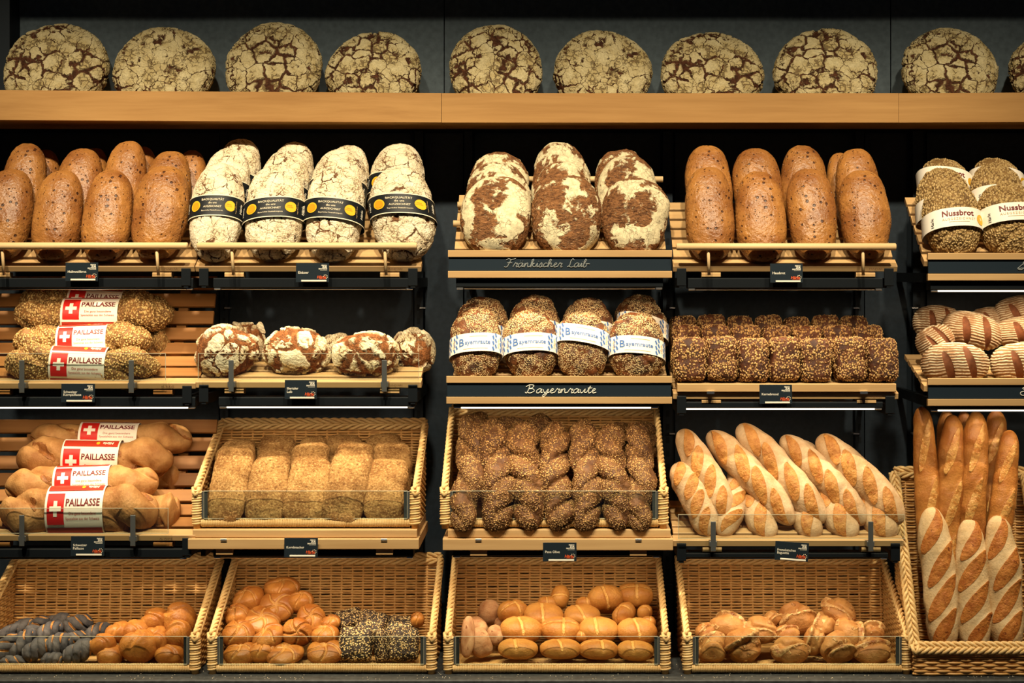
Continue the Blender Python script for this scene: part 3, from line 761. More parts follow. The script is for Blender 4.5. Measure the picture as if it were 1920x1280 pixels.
# ------------------------------------------------------------------ racks
def slat_profile(kind, z0):
    """list of (y, z, angle) for slat centres"""
    out = []
    if kind == 'flat':
        for i in range(7): out.append((0.020 + 0.038 * i, z0 + 0.008 + 0.0265 * i, math.radians(36)))
    elif kind == 'wave':
        y, z = 0.02, z0 + 0.006
        for i in range(8):
            a = math.radians(22 + min(i, 5) * 8.5)
            out.append((y, z, a)); y += 0.053 * math.cos(a); z += 0.053 * math.sin(a)
    elif kind == 'low':
        for i in range(6): out.append((0.022 + 0.045 * i, z0 + 0.004 + 0.012 * i, math.radians(15)))
    return out
TRAYS = {}
def rack(key, xa, xb, yf, kind, label, wood='beech', front=(0, 0), rails=None, clips=None, sub=True, mark=None, group=None):
    """xa..xb pixels at Y=0, yf = pixel row of the front slat's top front edge"""
    s = SS(0); x0, x1 = (xa - VX) * s, (xb - VX) * s; z0 = EYE - (yf - VY) * s
    root = empty('bread_rack', ((x0 + x1) / 2, 0.1, z0 - 0.05), label, 'rack', group)
    def ch(nm, me, par=root, lab=None):
        o = link(nm, me, par); 
        if par is root: o.location = -Vector(root.location)
        if lab: o['label'] = lab
        return o
    mb = MB()
    prof = slat_profile(kind, z0)
    for i, (y, z, a) in enumerate(prof):
        wd = 0.034 if kind != 'wave' else 0.039
        e = 0.0 if kind != 'wave' else 0.006
        if i == 0: continue
        mb.box(((x0 + x1) / 2 + e, y, z - 0.006), (x1 - x0 - 0.008, wd, 0.012), M[wood], rx=a, bev=0.0015)
    ch('slatted_tray', mb.mesh('slatted_tray'))
    mb = MB(); y, z, a = prof[0]
    mb.box(((x0 + x1) / 2, y - 0.004, z - 0.009), (x1 - x0, 0.040, 0.017), M['beech'], rx=a * 0.75, bev=0.0015)
    ch('front_slat', mb.mesh('front_slat'))
    # two wooden cross bearers under the slats
    for fx in (0.17, 0.86):
        xx = x0 + (x1 - x0) * fx; mb = MB()
        mb.box((xx, 0.015, z0 - 0.026), (0.050, 0.03, 0.014), M['cherry' if kind == 'wave' else 'beech'], bev=0.003)
        P = prof
        for i in range(len(P) - 1):
            c = ((P[i][0] + P[i + 1][0]) / 2, (P[i][1] + P[i + 1][1]) / 2)
            an = math.atan2(P[i + 1][1] - P[i][1], P[i + 1][0] - P[i][0])
            mb.box((xx, c[0] + 0.016 * math.sin(an), c[1] - 0.022), (0.026, math.hypot(P[i + 1][0] - P[i][0], P[i + 1][1] - P[i][1]) + 0.004, 0.020), M[wood], rx=an)
        ch('bearer', mb.mesh('bearer'))
    # black carrier arms to the wall
    for xx in (x0 + 0.022, x1 - 0.022):
        mb = MB()
        mb.box2((xx - 0.012, -0.006, z0 - 0.055), (xx + 0.012, 0.0, z0 - 0.008), M['dark'], 0.002)
        mb.box2((xx - 0.006, -0.004, z0 - 0.060), (xx + 0.006, 0.43, z0 - 0.034), M['dark'], 0.001)
        ch('carrier_arm', mb.mesh('carrier_arm'))
    if rails:
        ry0, ry1, ra, rb, sups = rails
        yc = (ry0 + ry1) / 2; Y = -0.035; s2 = SS(Y); mb = MB(); zc = EYE - (yc - VY) * s2
        mb.tube([((ra - VX) * s2, Y, zc), ((ra - VX) * s2 + 0.002, Y, zc), ((rb - VX) * s2 - 0.002, Y, zc), ((rb - VX) * s2, Y, zc)], [0.0075, 0.0095, 0.0095, 0.0075], M['beech2'], 14)
        rl = ch('guard_rail', mb.mesh('guard_rail', True))
        for sp in sups:
            mb = MB(); xx = (sp - VX) * s2
            mb.tube([(xx, Y + 0.002, zc), (xx + 0.003, -0.024, z0 - 0.026)], 0.0042, M['beech2'], 8)
            link('rail_support', mb.mesh('rail_support', True), rl)
    if clips:
        ga, gb, gy0, gy1, cl = clips
        Y = -0.022; s2 = SS(Y)
        xx0, xx1 = (ga - VX) * s2, (gb - VX) * s2; za, zb = EYE - (gy1 - VY) * s2, EYE - (gy0 - VY) * s2
        ch('clear_guard', guard_mesh(xx0, xx1, Y, za, zb))
        for c in cl:
            mb = MB(); xx = (c - VX) * s2
            mb.box2((xx - 0.0065, Y - 0.006, za - 0.032), (xx + 0.0065, Y - 0.003, zb - 0.018), M['steel'], 0.001)
            mb.box2((xx - 0.0095, Y - 0.004, za - 0.020), (xx + 0.0095, 0.0, za - 0.006), M['steel'], 0.001)
            ch('guard_clip', mb.mesh('guard_clip'))
    if mark:
        V, F = text2d(mark[0], 0.008)
        xx = (mark[1] - VX) * s; zz = z0 - 0.010
        me = mesh_np('burnt_mark', np.stack([V[:, 0] + xx, np.full(len(V), -0.0195 if False else -0.0055), V[:, 1] + zz], 1), F, M['burn'], smooth=False)
        ch('burnt_mark', me)
    TRAYS[key] = prof
    return root
def guard_mesh(x0, x1, Y, z0, z1):
    mb = MB(); t = 0.003
    mb.box2((x0, Y - t / 2, z0 + 0.0012), (x1, Y + t / 2, z1 - 0.0012), M['clear'])
    mb.box2((x0, Y - t / 2, z1 - 0.0012), (x1, Y + t / 2, z1), M['edge']); mb.box2((x0, Y - t / 2, z0), (x1, Y + t / 2, z0 + 0.0014), M['edge'])
    mb.box2((x0 - 0.001, Y - t / 2, z0), (x0, Y + t / 2, z1), M['edge']); mb.box2((x1, Y - t / 2, z0), (x1 + 0.001, Y + t / 2, z1), M['edge'])
    return mb.mesh('clear_guard')

def chalk_front(root, xa, xb, rows, text=None, tx=None, mat='chalk2', Y=-0.012):
    """two boards with a chalkboard strip between"""
    s = SS(Y); x0, x1 = (xa - VX) * s, (xb - VX) * s; zz = [EYE - (r - VY) * s for r in rows]
    off = -Vector(root.location)
    def ch(nm, a, b, m):
        o = link(nm, boxmesh(nm, a, b, m, 0.0012), root); o.location = off; return o
    ch('front_board', (x0, Y, zz[1]), (x1, Y + 0.014, zz[0]), M['beech'])
    cb = ch('chalkboard_strip', (x0 + 0.002, Y + 0.005, zz[2]), (x1 - 0.002, Y + 0.012, zz[1]), M['board'])
    ch('front_board', (x0, Y, zz[3]), (x1, Y + 0.014, zz[2]), M['beech'])
    if text:
        h = (zz[1] - zz[2]) * 0.30
        me = chalk(text, (tx[0] - VX) * s, (tx[1] - VX) * s, (zz[1] + zz[2]) / 2 - h * 0.75, Y + 0.0038, h, M[mat])
        link('chalk_writing', me, cb)

RL = 'slatted beech bread racks'
A1 = rack('A1', -75, 365, 497, 'flat', 'beech rack with round guard rail carrying the glazed brown loaves, far left', rails=(453, 469, -60, 352, (3, 293)), mark=('PANEVARI', 322), group=RL)
B1 = rack('B1', 367, 790, 497, 'flat', 'beech rack with round guard rail carrying the floured black-banded loaves', rails=(453, 469, 370, 782, (434, 721)), mark=('PANEVARI', 742), group=RL)
C1 = rack('C1', 848, 1253, 482, 'flat', 'beech rack with chalkboard front carrying the torn floury loaves', group=RL)
chalk_front(C1, 840, 1260, (469, 482, 508, 521), 'Fränkischer Laib', (945, 1102), 'chalk2')
for (da, db, dy, dY) in ((985, 1243, 336, 0.27), (858, 1250, 384, 0.19), (850, 1250, 419, 0.105)):
    mb = MB(); mb.tube([W(da, dy, dY), W(db, dy, dY)], 0.0085, M['beech2'], 12)
    o = link('dowel', mb.mesh('dowel', True), C1); o.location = -Vector(C1.location)
D1 = rack('D1', 1262, 1682, 497, 'flat', 'beech rack with round guard rail under the right group of brown loaves', rails=(455, 470, 1268, 1680, (1328, 1618)), mark=('PANEVARI', 1642), group=RL)
E1 = rack('E1', 1732, 2170, 487, 'flat', 'beech rack with chalkboard front under the oat loaves at right edge', group=RL)
chalk_front(E1, 1740, 2180, (474, 487, 513, 526), 'Sch', (1908, 1950), 'chalk2')
A2 = rack('A2', -75, 367, 717, 'wave', 'high-backed slatted rack holding the seeded twisted loaves', wood='cherry', clips=(-90, 310, 662, 713, (42, 247)), mark=('AL WAVE', 315), group=RL)
B2 = rack('B2', 367, 790, 715, 'low', 'beech rack with clear guard under the round burst loaves', clips=(372, 785, 662, 711, (434, 721)), mark=('PANEVARI', 742), group=RL)
C2 = rack('C2', 845, 1255, 712, 'low', 'beech rack with chalkboard front under the blue-banded seeded loaves', group=RL)
chalk_front(C2, 837, 1260, (705, 718, 744, 757), 'Bayernraute', (984, 1118), 'chalk')
D2 = rack('D2', 1262, 1684, 736, 'low', 'double-board rack under the dark kernel bread blocks', mark=('PANEVARI', 1640), group=RL)
E2 = rack('E2', 1732, 2170, 722, 'low', 'beech rack with chalkboard front under the ridged oval loaves', group=RL)
chalk_front(E2, 1740, 2180, (709, 722, 748, 761), 'Em', (1912, 1960), 'chalk')
A3 = rack('A3', -75, 367, 1002, 'wave', 'high-backed slatted rack holding the smooth long loaves, lower left', wood='cherry', clips=(-90, 315, 952, 1000, (42, 250)), mark=('AL WAVE', 312), group=RL)
D3 = rack('D3', 1262, 1694, 1012, 'low', 'beech rack with clear guard under the pale floury baguettes', clips=(1272, 1695, 964, 1010, (1337, 1632)), group=RL)

def plank_shelf(xa, xb, y0, y1, label, ua=None, ub=None, uy=None):
    s = SS(0); x0, x1 = (xa - VX) * s, (xb - VX) * s
    z1, z0 = EYE - (y0 - VY) * s, EYE - (y1 - VY) * s
    root = empty('plank_shelf', ((x0 + x1) / 2, 0.1, z0), label, 'shelf', 'double plank shelves')
    off = -Vector(root.location)
    def ch(nm, a, b, m):
        o = link(nm, boxmesh(nm, a, b, m, 0.002), root); o.location = off; return o
    ch('lower_plank', (x0, -0.016, z0), (x1, 0.30, z1), M['beech'])
    if ua is not None:
        ch('upper_plank', ((ua - VX) * s, -0.004, z1 + 0.0005), ((ub - VX) * s, 0.30, EYE - (uy - VY) * s), M['beech'])
    for fx in (0.155, 0.85):
        xx = x0 + (x1 - x0) * fx
        ch('plank_clip', (xx - 0.008, -0.020, z1 - 0.006), (xx + 0.008, -0.0163, z1 + 0.001), M['bright'])
        o = ch('support_block', (xx - 0.022, -0.008, z0 - 0.016), (xx + 0.022, 0.03, z0 - 0.0002), M['beech'])
    for xx in (x0 + 0.03, x1 - 0.03):
        ch('carrier_arm', (xx - 0.006, 0.031, z0 - 0.026), (xx + 0.006, 0.43, z0 - 0.0002), M['dark'])
    return EYE - ((uy if uy else y0) - VY) * s
z_b3 = plank_shelf(355, 786, 1008, 1028, 'double beech plank shelf under the tan ciabatta basket', 362, 782, 992)
z_c3 = plank_shelf(831, 1261, 1008, 1030, 'double beech plank shelf under the brown seeded twist basket', 840, 1257, 992)
# extra board laid on the kernel bread rack
s0_ = SS(-0.01)
ob_ = link('upper_board', boxmesh('upper_board', ((1270 - VX) * s0_, -0.012, EYE - (735 - VY) * s0_), ((1680 - VX) * s0_, 0.26, EYE - (719 - VY) * s0_), M['beech'], 0.002), D2)
ob_.location = -Vector(D2.location)
for px in (1332, 1619):
    o = link('board_clip', boxmesh('board_clip', ((px - 7 - VX) * s0_, -0.018, EYE - (738 - VY) * s0_), ((px + 7 - VX) * s0_, -0.0125, EYE - (733 - VY) * s0_), M['bright']), D2)
    o.location = -Vector(D2.location)

# ------------------------------------------------------------------ under-shelf lamps
LAMP_DIR = Vector((0, 0.40, -1.0))
def lamp(xa, xb, y0, y1, power, where, shine=True):
    Y0, Y1 = 0.0, 0.055; s = SS(Y0)
    x0, x1 = (xa - VX) * s, (xb - VX) * s; z1, z0 = EYE - (y0 - VY) * s, EYE - (y1 - VY) * s
    root = empty('shelf_lamp', ((x0 + x1) / 2, 0.03, z1), 'black strip lamp housing ' + where, 'lamp', 'strip lamps under the racks')
    off = -Vector(root.location)
    o = link('lamp_housing', boxmesh('lamp_housing', (x0, Y0, z0), (x1, Y1, z1), M['dark'], 0.003), root); o.location = off
    mb = MB(); mb.tube([(x0 + 0.02, 0.006, z0 - 0.0022), (x1 - 0.02, 0.006, z0 - 0.0022)], 0.0022, M['tube' if shine else 'bright'], 8)
    o = link('lamp_tube', mb.mesh('lamp_tube', True), root); o.location = off
    for xx in (x0 + 0.01, x1 - 0.01):
        mb = MB(); mb.box((xx, 0.008, z0 - 0.002), (0.016, 0.012, 0.005), M['bright'], bev=0.001)
        o = link('tube_socket', mb.mesh('tube_socket'), root); o.location = off
    l = bpy.data.lights.new('strip_light', 'AREA'); l.shape = 'RECTANGLE'; l.size = x1 - x0 - 0.04; l.size_y = 0.012
    l.energy = power; l.color = (1.0, 0.77, 0.49); l.spread = math.radians(150)
    lo = bpy.data.objects.new('strip_light', l); COL.objects.link(lo); lo.parent = root
    lo.location = Vector(((x0 + x1) / 2, 0.024, z0 - 0.006)) + off
    lo.rotation_euler = LAMP_DIR.to_track_quat('-Z', 'X').to_euler()
    # keep the long side of the lamp along x
    lo.rotation_euler = Euler((math.radians(16), 0, 0))
LP = 1.2
lamp(-60, 362, 521, 540, LP, 'under the glazed brown loaf rack at far left', False)
lamp(400, 775, 521, 540, LP, 'under the black-banded loaf rack', False)
lamp(855, 1243, 521, 539, LP * 0.8, 'above the blue-banded seeded loaves', False)
lamp(1290, 1655, 521, 541, LP * 0.6, 'above the dark kernel bread blocks', False)
lamp(1745, 2160, 527, 544, LP * 1.5, 'above the ridged oval loaves')
lamp(-60, 366, 744, 763, LP, 'above the smooth long loaves')
lamp(410, 778, 744, 762, LP, 'above the tan ciabatta basket')
lamp(850, 1235, 758, 763, LP, 'above the brown seeded twist basket')
lamp(1272, 1655, 753, 765, LP * 0.7, 'above the pale floury baguettes')
lamp(1745, 2160, 762, 768, LP * 0.8, 'above the golden baguettes')
lamp(-60, 350, 1028, 1046, LP * 0.8, 'above the poppy roll basket', False)
lamp(400, 775, 1030, 1044, LP * 0.8, 'above the star roll basket', False)
lamp(850, 1238, 1031, 1043, LP * 0.8, 'above the light roll basket', False)
lamp(1270, 1665, 1036, 1046, LP * 0.8, 'above the knotted roll basket', False)

# ------------------------------------------------------------------ wicker baskets
def rope(mb, p0, p1, off, hand, r=0.0065, sr=0.0048, pitch=0.055, strands=3, m=None):
    p0, p1 = np.array(p0, float), np.array(p1, float); d = p1 - p0; L = np.linalg.norm(d); d /= L
    a = np.cross(d, (0, -0.8, 0.6) if abs(d[1]) < 0.8 else (1, 0, 0)); a /= np.linalg.norm(a); b = np.cross(d, a)
    n = max(8, int(L / 0.006)); t = np.linspace(0, 1, n)
    for k in range(strands):
        an = hand * 2 * np.pi * (t * L / pitch) + 2 * np.pi * k / strands
        P = p0 + np.outer(t * L, d) + a * off + np.outer(r * np.cos(an), a) + np.outer(r * np.sin(an), b)
        mb.tube(P, sr, m or M['rim'], 6)
def coil(mb, p0, p1, R, r, pitch, m, jit=0.0, seed=0):
    p0, p1 = np.array(p0, float), np.array(p1, float); d = p1 - p0; L = np.linalg.norm(d); d /= L
    a = np.cross(d, (0, 1, 0) if abs(d[1]) < 0.8 else (1, 0, 0)); a /= np.linalg.norm(a); b = np.cross(d, a)
    turns = L / pitch; n = int(turns * 12); t = np.linspace(0, 1, n); an = 2 * np.pi * turns * t
    rg = np.random.default_rng(seed)
    Rj = R + jit * np.repeat(rg.random(n // 12 + 1), 12)[:n]
    mb.tube(p0 + np.outer(t * L, d) + (Rj * np.cos(an))[:, None] * a + (Rj * np.sin(an))[:, None] * b, r, m, 5)
def weft(mb, fn, length, stake, phase, r=0.0036, amp=0.0024):
    n = max(6, int(length / stake * 4)); u = np.linspace(0, length, n)
    P = np.array([fn(q, amp * math.sin(math.pi * (q / stake) + phase * math.pi)) for q in u])
    mb.tube(P, r, M['wicker'], 5)

_BK = {}
def basket_parts(W_, D, Hf, Hb, post=True, lean=0.04, pitch=0.0072, stake=0.030):
    key = (W_, D, Hf, Hb, post)
    if key in _BK: return _BK[key]
    parts = []
    yb = lambda z: D + lean * (z / Hb)
    H = lambda y: Hf + (Hb - Hf) * min(1.0, max(0.0, y / (D + lean)))
    mb = MB(); nrow = int(Hb / pitch)
    for i in range(nrow):
        z = 0.006 + i * pitch
        j = random.uniform(-0.0008, 0.0008)
        weft(mb, lambda q, o: (-W_ / 2 + q, yb(z) + o, z + j + 0.0006 * math.sin(q * 25 + i)), W_, stake, i % 2)
    for k in range(int(W_ / stake) + 1):
        x = -W_ / 2 + (k) * stake
        mb.tube([(x, yb(0), 0.0), (x, yb(Hb), Hb)], 0.0028, M['wicker'], 6)
    parts.append(('woven_back', mb.mesh('woven_back', True)))
    for sx in (-1, 1):
        mb = MB()
        for i in range(nrow):
            z = 0.006 + i * pitch
            ys = 0.0 if z < Hf else (z - Hf) / (Hb - Hf) * (D + lean)
            L = yb(z) - ys
            if L < 0.012: continue
            weft(mb, lambda q, o: (sx * (W_ / 2) + o, yb(z) - q, z), L, stake, i % 2)
        for k in range(int(D / stake) + 1):
            y = D + lean - k * stake * 1.05
            if y < 0: break
            mb.tube([(sx * W_ / 2, min(y, D), 0.0), (sx * W_ / 2, y, H(y))], 0.0028, M['wicker'], 6)
        parts.append(('woven_side', mb.mesh('woven_side', True)))
    mb = MB()
    for i in range(int(D / 0.0085)):
        y = 0.012 + i * 0.0085
        mb.tube([(-W_ / 2, y, 0.010), (0, y, 0.0105), (W_ / 2, y, 0.010)], 0.0038, M['wicker'], 5)
    parts.append(('woven_floor', mb.mesh('woven_floor', True)))
    mb = MB()
    for sx in (-1, 1):
        p0, p1 = (sx * W_ / 2, -0.004, Hf - 0.004), (sx * W_ / 2, D + lean, Hb)
        rope(mb, p0, p1, -0.0070, 1, r=0.0055, sr=0.0043); rope(mb, p0, p1, 0.0070, -1, r=0.0055, sr=0.0043)
        mb.tube([(sx * W_ / 2 - 0.008, -0.004, Hf + 0.008), (sx * W_ / 2 - 0.006, -0.013, Hf - 0.004), (sx * W_ / 2, -0.016, Hf - 0.014)], 0.005, M['rim'], 6)
        mb.tube([(sx * W_ / 2 + 0.008, -0.004, Hf + 0.008), (sx * W_ / 2 + 0.006, -0.013, Hf - 0.004), (sx * W_ / 2, -0.016, Hf - 0.014)], 0.005, M['rim'], 6)
    p0, p1 = (-W_ / 2, D + lean, Hb), (W_ / 2, D + lean, Hb)
    rope(mb, p0, p1, -0.0095, 1, r=0.006, sr=0.0046, pitch=0.075); rope(mb, p0, p1, 0.0085, -1, r=0.006, sr=0.0046, pitch=0.075)
    parts.append(('braided_rim', mb.mesh('braided_rim', True)))
    if post:
        for sx in (-1, 1):
            mb = MB(); x = sx * (W_ / 2 - 0.002)
            coil(mb, (x, -0.002, 0.012), (x, -0.002, Hf), 0.0105, 0.0034, 0.0066, M['rim'], 0.0025, int(sx + 3))
            mb.tube([(x, -0.002, 0.0), (x, -0.002, Hf)], 0.0095, M['wicker'], 8)
            parts.append(('wrapped_post', mb.mesh('wrapped_post', True)))
        mb = MB()
        coil(mb, (-W_ / 2 + 0.014, 0.0, 0.015), (W_ / 2 - 0.014, 0.0, 0.015), 0.0095, 0.0024, 0.0044, M['rim'], 0.0008, 5)
        mb.tube([(-W_ / 2 + 0.012, 0.0, 0.015), (W_ / 2 - 0.012, 0.0, 0.015)], 0.009, M['rim'], 8)
        parts.append(('wrapped_front_bar', mb.mesh('wrapped_front_bar', True)))
        parts.append(('clear_guard', guard_mesh(-W_ / 2 + 0.022, W_ / 2 - 0.022, -0.010, 0.026, Hf)))
        for sx in (-1, 1):
            mb = MB(); x = sx * (W_ / 2 - 0.023)
            mb.box2((x - 0.0075, -0.0085, 0.026), (x + 0.0075, -0.004, Hf - 0.002), M['steel'], 0.0008)
            parts.append(('guard_bracket', mb.mesh('guard_bracket')))
    else:
        mb = MB()
        for i in range(int(Hf / pitch)):
            z = 0.006 + i * pitch
            weft(mb, lambda q, o: (-W_ / 2 + q, o, z), W_, stake, i % 2)
        parts.append(('woven_front', mb.mesh('woven_front', True)))
        mb = MB()
        rope(mb, (-W_ / 2, -0.003, Hf), (W_ / 2, -0.003, Hf), -0.007, 1); rope(mb, (-W_ / 2, -0.003, Hf), (W_ / 2, -0.003, Hf), 0.008, -1)
        parts.append(('braided_front_rim', mb.mesh('braided_front_rim', True)))
    _BK[key] = parts
    return parts
def basket(px, Y, z, label, W_=0.578, D=0.29, Hf=0.100, Hb=0.245, post=True, x=None, lean=0.04):
    x = (px - VX) * SS(Y) if x is None else x
    root = empty('wicker_basket', (x, Y, z), label, 'basket', 'open-fronted wicker baskets')
    for nm, me in basket_parts(W_, D, Hf, Hb, post, lean):
        link(nm, me, root)
    return root
basket(161, 0.0, COUNTER_Z, 'wicker basket on the counter with poppy rolls, far left')
basket(604, 0.0, COUNTER_Z, 'wicker basket on the counter with star rolls and seeded squares')
basket(1044, 0.0, COUNTER_Z, 'wicker basket on the counter with smooth light rolls', W_=0.572)
basket(1494, 0.0, COUNTER_Z, 'wicker basket on the counter with floury knotted rolls')
basket(574, 0.02, z_b3, 'wicker basket on double planks holding tan grainy ciabattas')
basket(1039, 0.02, z_c3, 'wicker basket on double planks holding brown seeded twists', Hb=0.284)
basket(0, -0.03, COUNTER_Z, 'tall wicker basket of baguettes at the right edge', W_=0.36, D=0.22, Hf=0.075, Hb=0.50, post=False, x=1.118)

# ------------------------------------------------------------------ price cards
def card(xa, xb, y0, y1, lines, label, roll=0.0, Y=-0.030):
    s = SS(Y); w, h = (xb - xa) * s, (y1 - y0) * s
    mb = MB(); mb.box((0, 0, 0), (w, 0.002, h), M['card'], bev=0.0004)
    c = W((xa + xb) / 2, (y0 + y1) / 2, Y)
    root = link('price_card', mb.mesh('price_card')); root.location = c; root.rotation_euler = (math.radians(-4), roll, 0)
    tag(root, label, 'price card', 'black price cards')
    def t(nm, items, y=-0.0014):
        q = MB()
        for (st, size, x, z, m, al, kw) in items:
            V, F = text2d(st, size, **kw)
            if not len(V): continue
            if al == 'L': x = x + V[:, 0].max()
            if al == 'R': x = x - V[:, 0].max()
            q.add(np.stack([V[:, 0] + x, np.full(len(V), y), V[:, 1] + z], 1), F, m)
        return q
    L, T = -w / 2, h / 2
    q = t('x', [(ln, 0.0088, L + 0.006, (0.0005 if len(lines) == 1 else 0.003) - i * 0.0085, M['white'], 'L', {'bold': 0.01}) for i, ln in enumerate(lines)])
    link('name_lettering', q.mesh('name_lettering'), root)
    q = t('x', [('FRISCH', 0.0044, w / 2 - 0.006, T - 0.006, M['white'], 'R', {'bold': 0.04}), ('ZUR', 0.0060, w / 2 - 0.005, T - 0.0105, M['white'], 'R', {'bold': 0.05}),
                ('EMOTIONS', 0.0044, w / 2 - 0.005, T - 0.0150, M['white'], 'R', {'bold': 0.04})])
    q.box((w / 2 - 0.014, -0.0013, T - 0.0185), (0.018, 0.0003, 0.0006), M['white'])
    link('emblem', q.mesh('emblem'), root)
    q = t('x', [('Härle', 0.0105, w / 2 - 0.0075, -h / 2 + 0.0135, M['orange'], 'R', {'bold': 0.02, 'shear': 0.25})])
    for k in range(6):
        a = math.radians(-60 + k * 45); q.box((w / 2 - 0.0095 + 0.0052 * math.cos(a), -0.0014, -h / 2 + 0.0140 + 0.0052 * math.sin(a)), (0.0018, 0.0003, 0.0018), M['cream'])
    q.box((w / 2 - 0.017, -0.0013, -h / 2 + 0.0085), (0.020, 0.0003, 0.0006), M['orange'])
    link('logo', q.mesh('logo'), root)
    q = MB(); q.box((0.004, -0.0022, -h / 2 + 0.0035), (w * 0.76, 0.002, 0.0050), M['white'], bev=0.001)
    link('price_strip', q.mesh('price_strip'), root)
card(123, 184, 492, 527, ['Halbweißbrot'], 'black card under the glazed brown loaves, far left')
card(555, 617, 493, 529, ['Elsässer'], 'black card under the floured black-banded loaves')
card(1444, 1505, 494, 530, ['Hausbrot'], 'black card below the right group of brown loaves')
card(115, 178, 719, 754, ['Schweizer', 'Kornpaillasse'], 'black card under the seeded red-labelled loaves')
card(534, 594, 712, 748, ['Illertaler', 'Laib'], 'black card under the round burst loaves')
card(1424, 1485, 721, 757, ['Kernebrood'], 'black card under the dark kernel bread blocks')
card(133, 196, 1005, 1042, ['Schweizer', 'Paillasse'], 'black card under the smooth red-labelled loaves')
card(533, 596, 1008, 1044, ['Kornknacker'], 'black card under the tan ciabatta basket')
card(1018, 1081, 1017, 1052, ['Pane Olive'], 'black card under the brown seeded twist basket')
card(1453, 1516, 1016, 1051, ['Französisches', 'Baguette'], 'slightly crooked black card under the floury baguettes', roll=math.radians(4))

# ------------------------------------------------------------------ breads
R_ = math.radians
def place(name, me, c, w, t, L, nom, lean=0.0, roll=0.0, yaw=0.0, spin=0.0, children=(), label=None, cat='bread', group=None):
    """c = centre; size (w,t,L) against nominal size; lean back, roll in the picture plane, yaw about the vertical, spin about the own axis"""
    Mx = Matrix.Translation(c) @ Matrix.Rotation(yaw, 4, 'Z') @ Matrix.Rotation(-lean, 4, 'X') @ Matrix.Rotation(roll, 4, 'Y') @ Matrix.Rotation(spin, 4, 'Z') @ \
        Matrix.Diagonal((w / nom[0], t / nom[1], L / nom[2], 1))
    o = link(name, me, mw=Mx)
    tag(o, label, cat, group)
    for nm, m2, sub in children:
        q = link(nm, m2, o)
        if sub is not None: link('lettering', sub, q)
    return o
ORD = ['leftmost', 'second from left', 'third from left', 'fourth from left', 'fifth from left', 'sixth from left', 'seventh from left', 'eighth from left']
def standing(name, protos, boxes, Y, lean, label, group, cat='bread', tr=0.75, boxy=False):
    """boxes: (x0, x1, y0, y1, variant, roll_deg, label)"""
    for b in boxes:
        x0, x1, y0, y1, v, rl, lb = b[:7]
        dY = b[7] if len(b) > 7 else 0.0
        s = SS(Y + dY); w, H = (x1 - x0) * s, (y1 - y0) * s
        me, nom, ch = protos[v % len(protos)]
        t = w * tr
        ln = R_(lean)
        L = math.sqrt(max(H * H - (t * math.sin(ln)) ** 2, 0.01 * H * H)) / math.cos(ln)
        if boxy: L = (H - t * 0.8 * math.sin(ln)) / math.cos(ln)
        place(name, me, W((x0 + x1) / 2, (y0 + y1) / 2, Y + dY), w, t, L, nom, lean=ln, roll=R_(rl), children=ch, label=lb, cat=cat, group=group)

# --- rye rounds on the top shelf
RY = [loaf_ico('rye_round', B_['rye'], 0.26, 0.11, 0.26, 20 + i, n=2.5, nz=2.05, back=0.7, lump=0.014, lsc=8) for i in range(5)]
rye = [(14, 199, 40, 'cracked flour-dusted rye round, first at the left end of the top shelf', 0),
       (216, 400, 46, 'rye round with a bare brown patch, second on the top shelf', 1),
       (425, 605, 42, 'yellowish rye round with broad dark cracks, third on the top shelf', 2),
       (617, 788, 57, 'finely cracked smaller rye round just left of the shelf joint', 3),
       (846, 1016, 44, 'cracked rye round just right of the left shelf joint', 4),
       (1041, 1219, 53, 'cracked rye round above the middle chalkboard loaves, second of middle board', 1),
       (1244, 1426, 57, 'cracked rye round, third on the middle shelf board', 0),
       (1455, 1642, 51, 'widest cracked rye round, last on the middle shelf board', 3),
       (1692, 1870, 53, 'cracked rye round, first on the right-hand shelf board', 2),
       (1895, 2075, 62, 'cracked rye round cut off by the right picture edge', 4)]
for i, (x0, x1, y0, lb, v) in enumerate(rye):
    Y = 0.315; s = SS(Y); w = (x1 - x0) * s; ztop = EYE - (y0 - VY) * s
    H = ztop - ZTRAY; ln = R_(24)
    t = 0.105
    L = math.sqrt(max(H * H - (t * 0.8 * math.sin(ln)) ** 2, 0)) / math.cos(ln) 
    place('rye_loaf', RY[v], Vector((((x0 + x1) / 2 - VX) * s, Y, ZTRAY + H / 2)), w * 1.02, t * 0.9, L, (0.26, 0.11, 0.26), lean=ln, roll=R_([0, 40, -25, 15, -50, 75, 20, -35, 60, 10][i] * 0.12),
          spin=0, label=lb, group='rye rounds on the top shelf')

# --- glazed brown loaves
GL_ = [(loaf_ico('glazed_loaf', B_['glaze'], 0.135, 0.105, 0.27, 40 + i, n=2.25, nz=2.5, lump=0.007, lsc=9, taper=0.04 * (i % 3 - 0.5)), (0.135, 0.105, 0.27), ()) for i in range(4)]
ga = 'glazed brown loaves at the far left'
standing('glazed_loaf', GL_, [(-32, 60, 316, 488, 0, 0, 'glazed brown loaf cut by the left picture edge, front row'),
    (62, 155, 318, 490, 1, 0, 'glazed pin-holed brown loaf, second in the far left front row'),
    (156, 248, 318, 490, 2, 0, 'glazed pin-holed brown loaf, third in the far left front row'),
    (250, 352, 310, 488, 3, 1.5, 'glazed brown loaf, front row, nearest the floured banded loaves')], 0.055, 24, None, ga)
standing('glazed_loaf', GL_, [(2, 86, 268, 440, 2, -1, 'glazed brown loaf rising behind the left-edge front loaf'),
    (106, 190, 277, 440, 0, 1, 'lower glazed brown loaf behind the second and third front loaves'),
    (192, 274, 262, 440, 1, 0, 'tallest glazed brown loaf of the middle row, far left rack'),
    (272, 356, 282, 440, 3, 0, 'lighter amber glazed loaf, middle row, right end of far left rack')], 0.145, 24, None, ga)
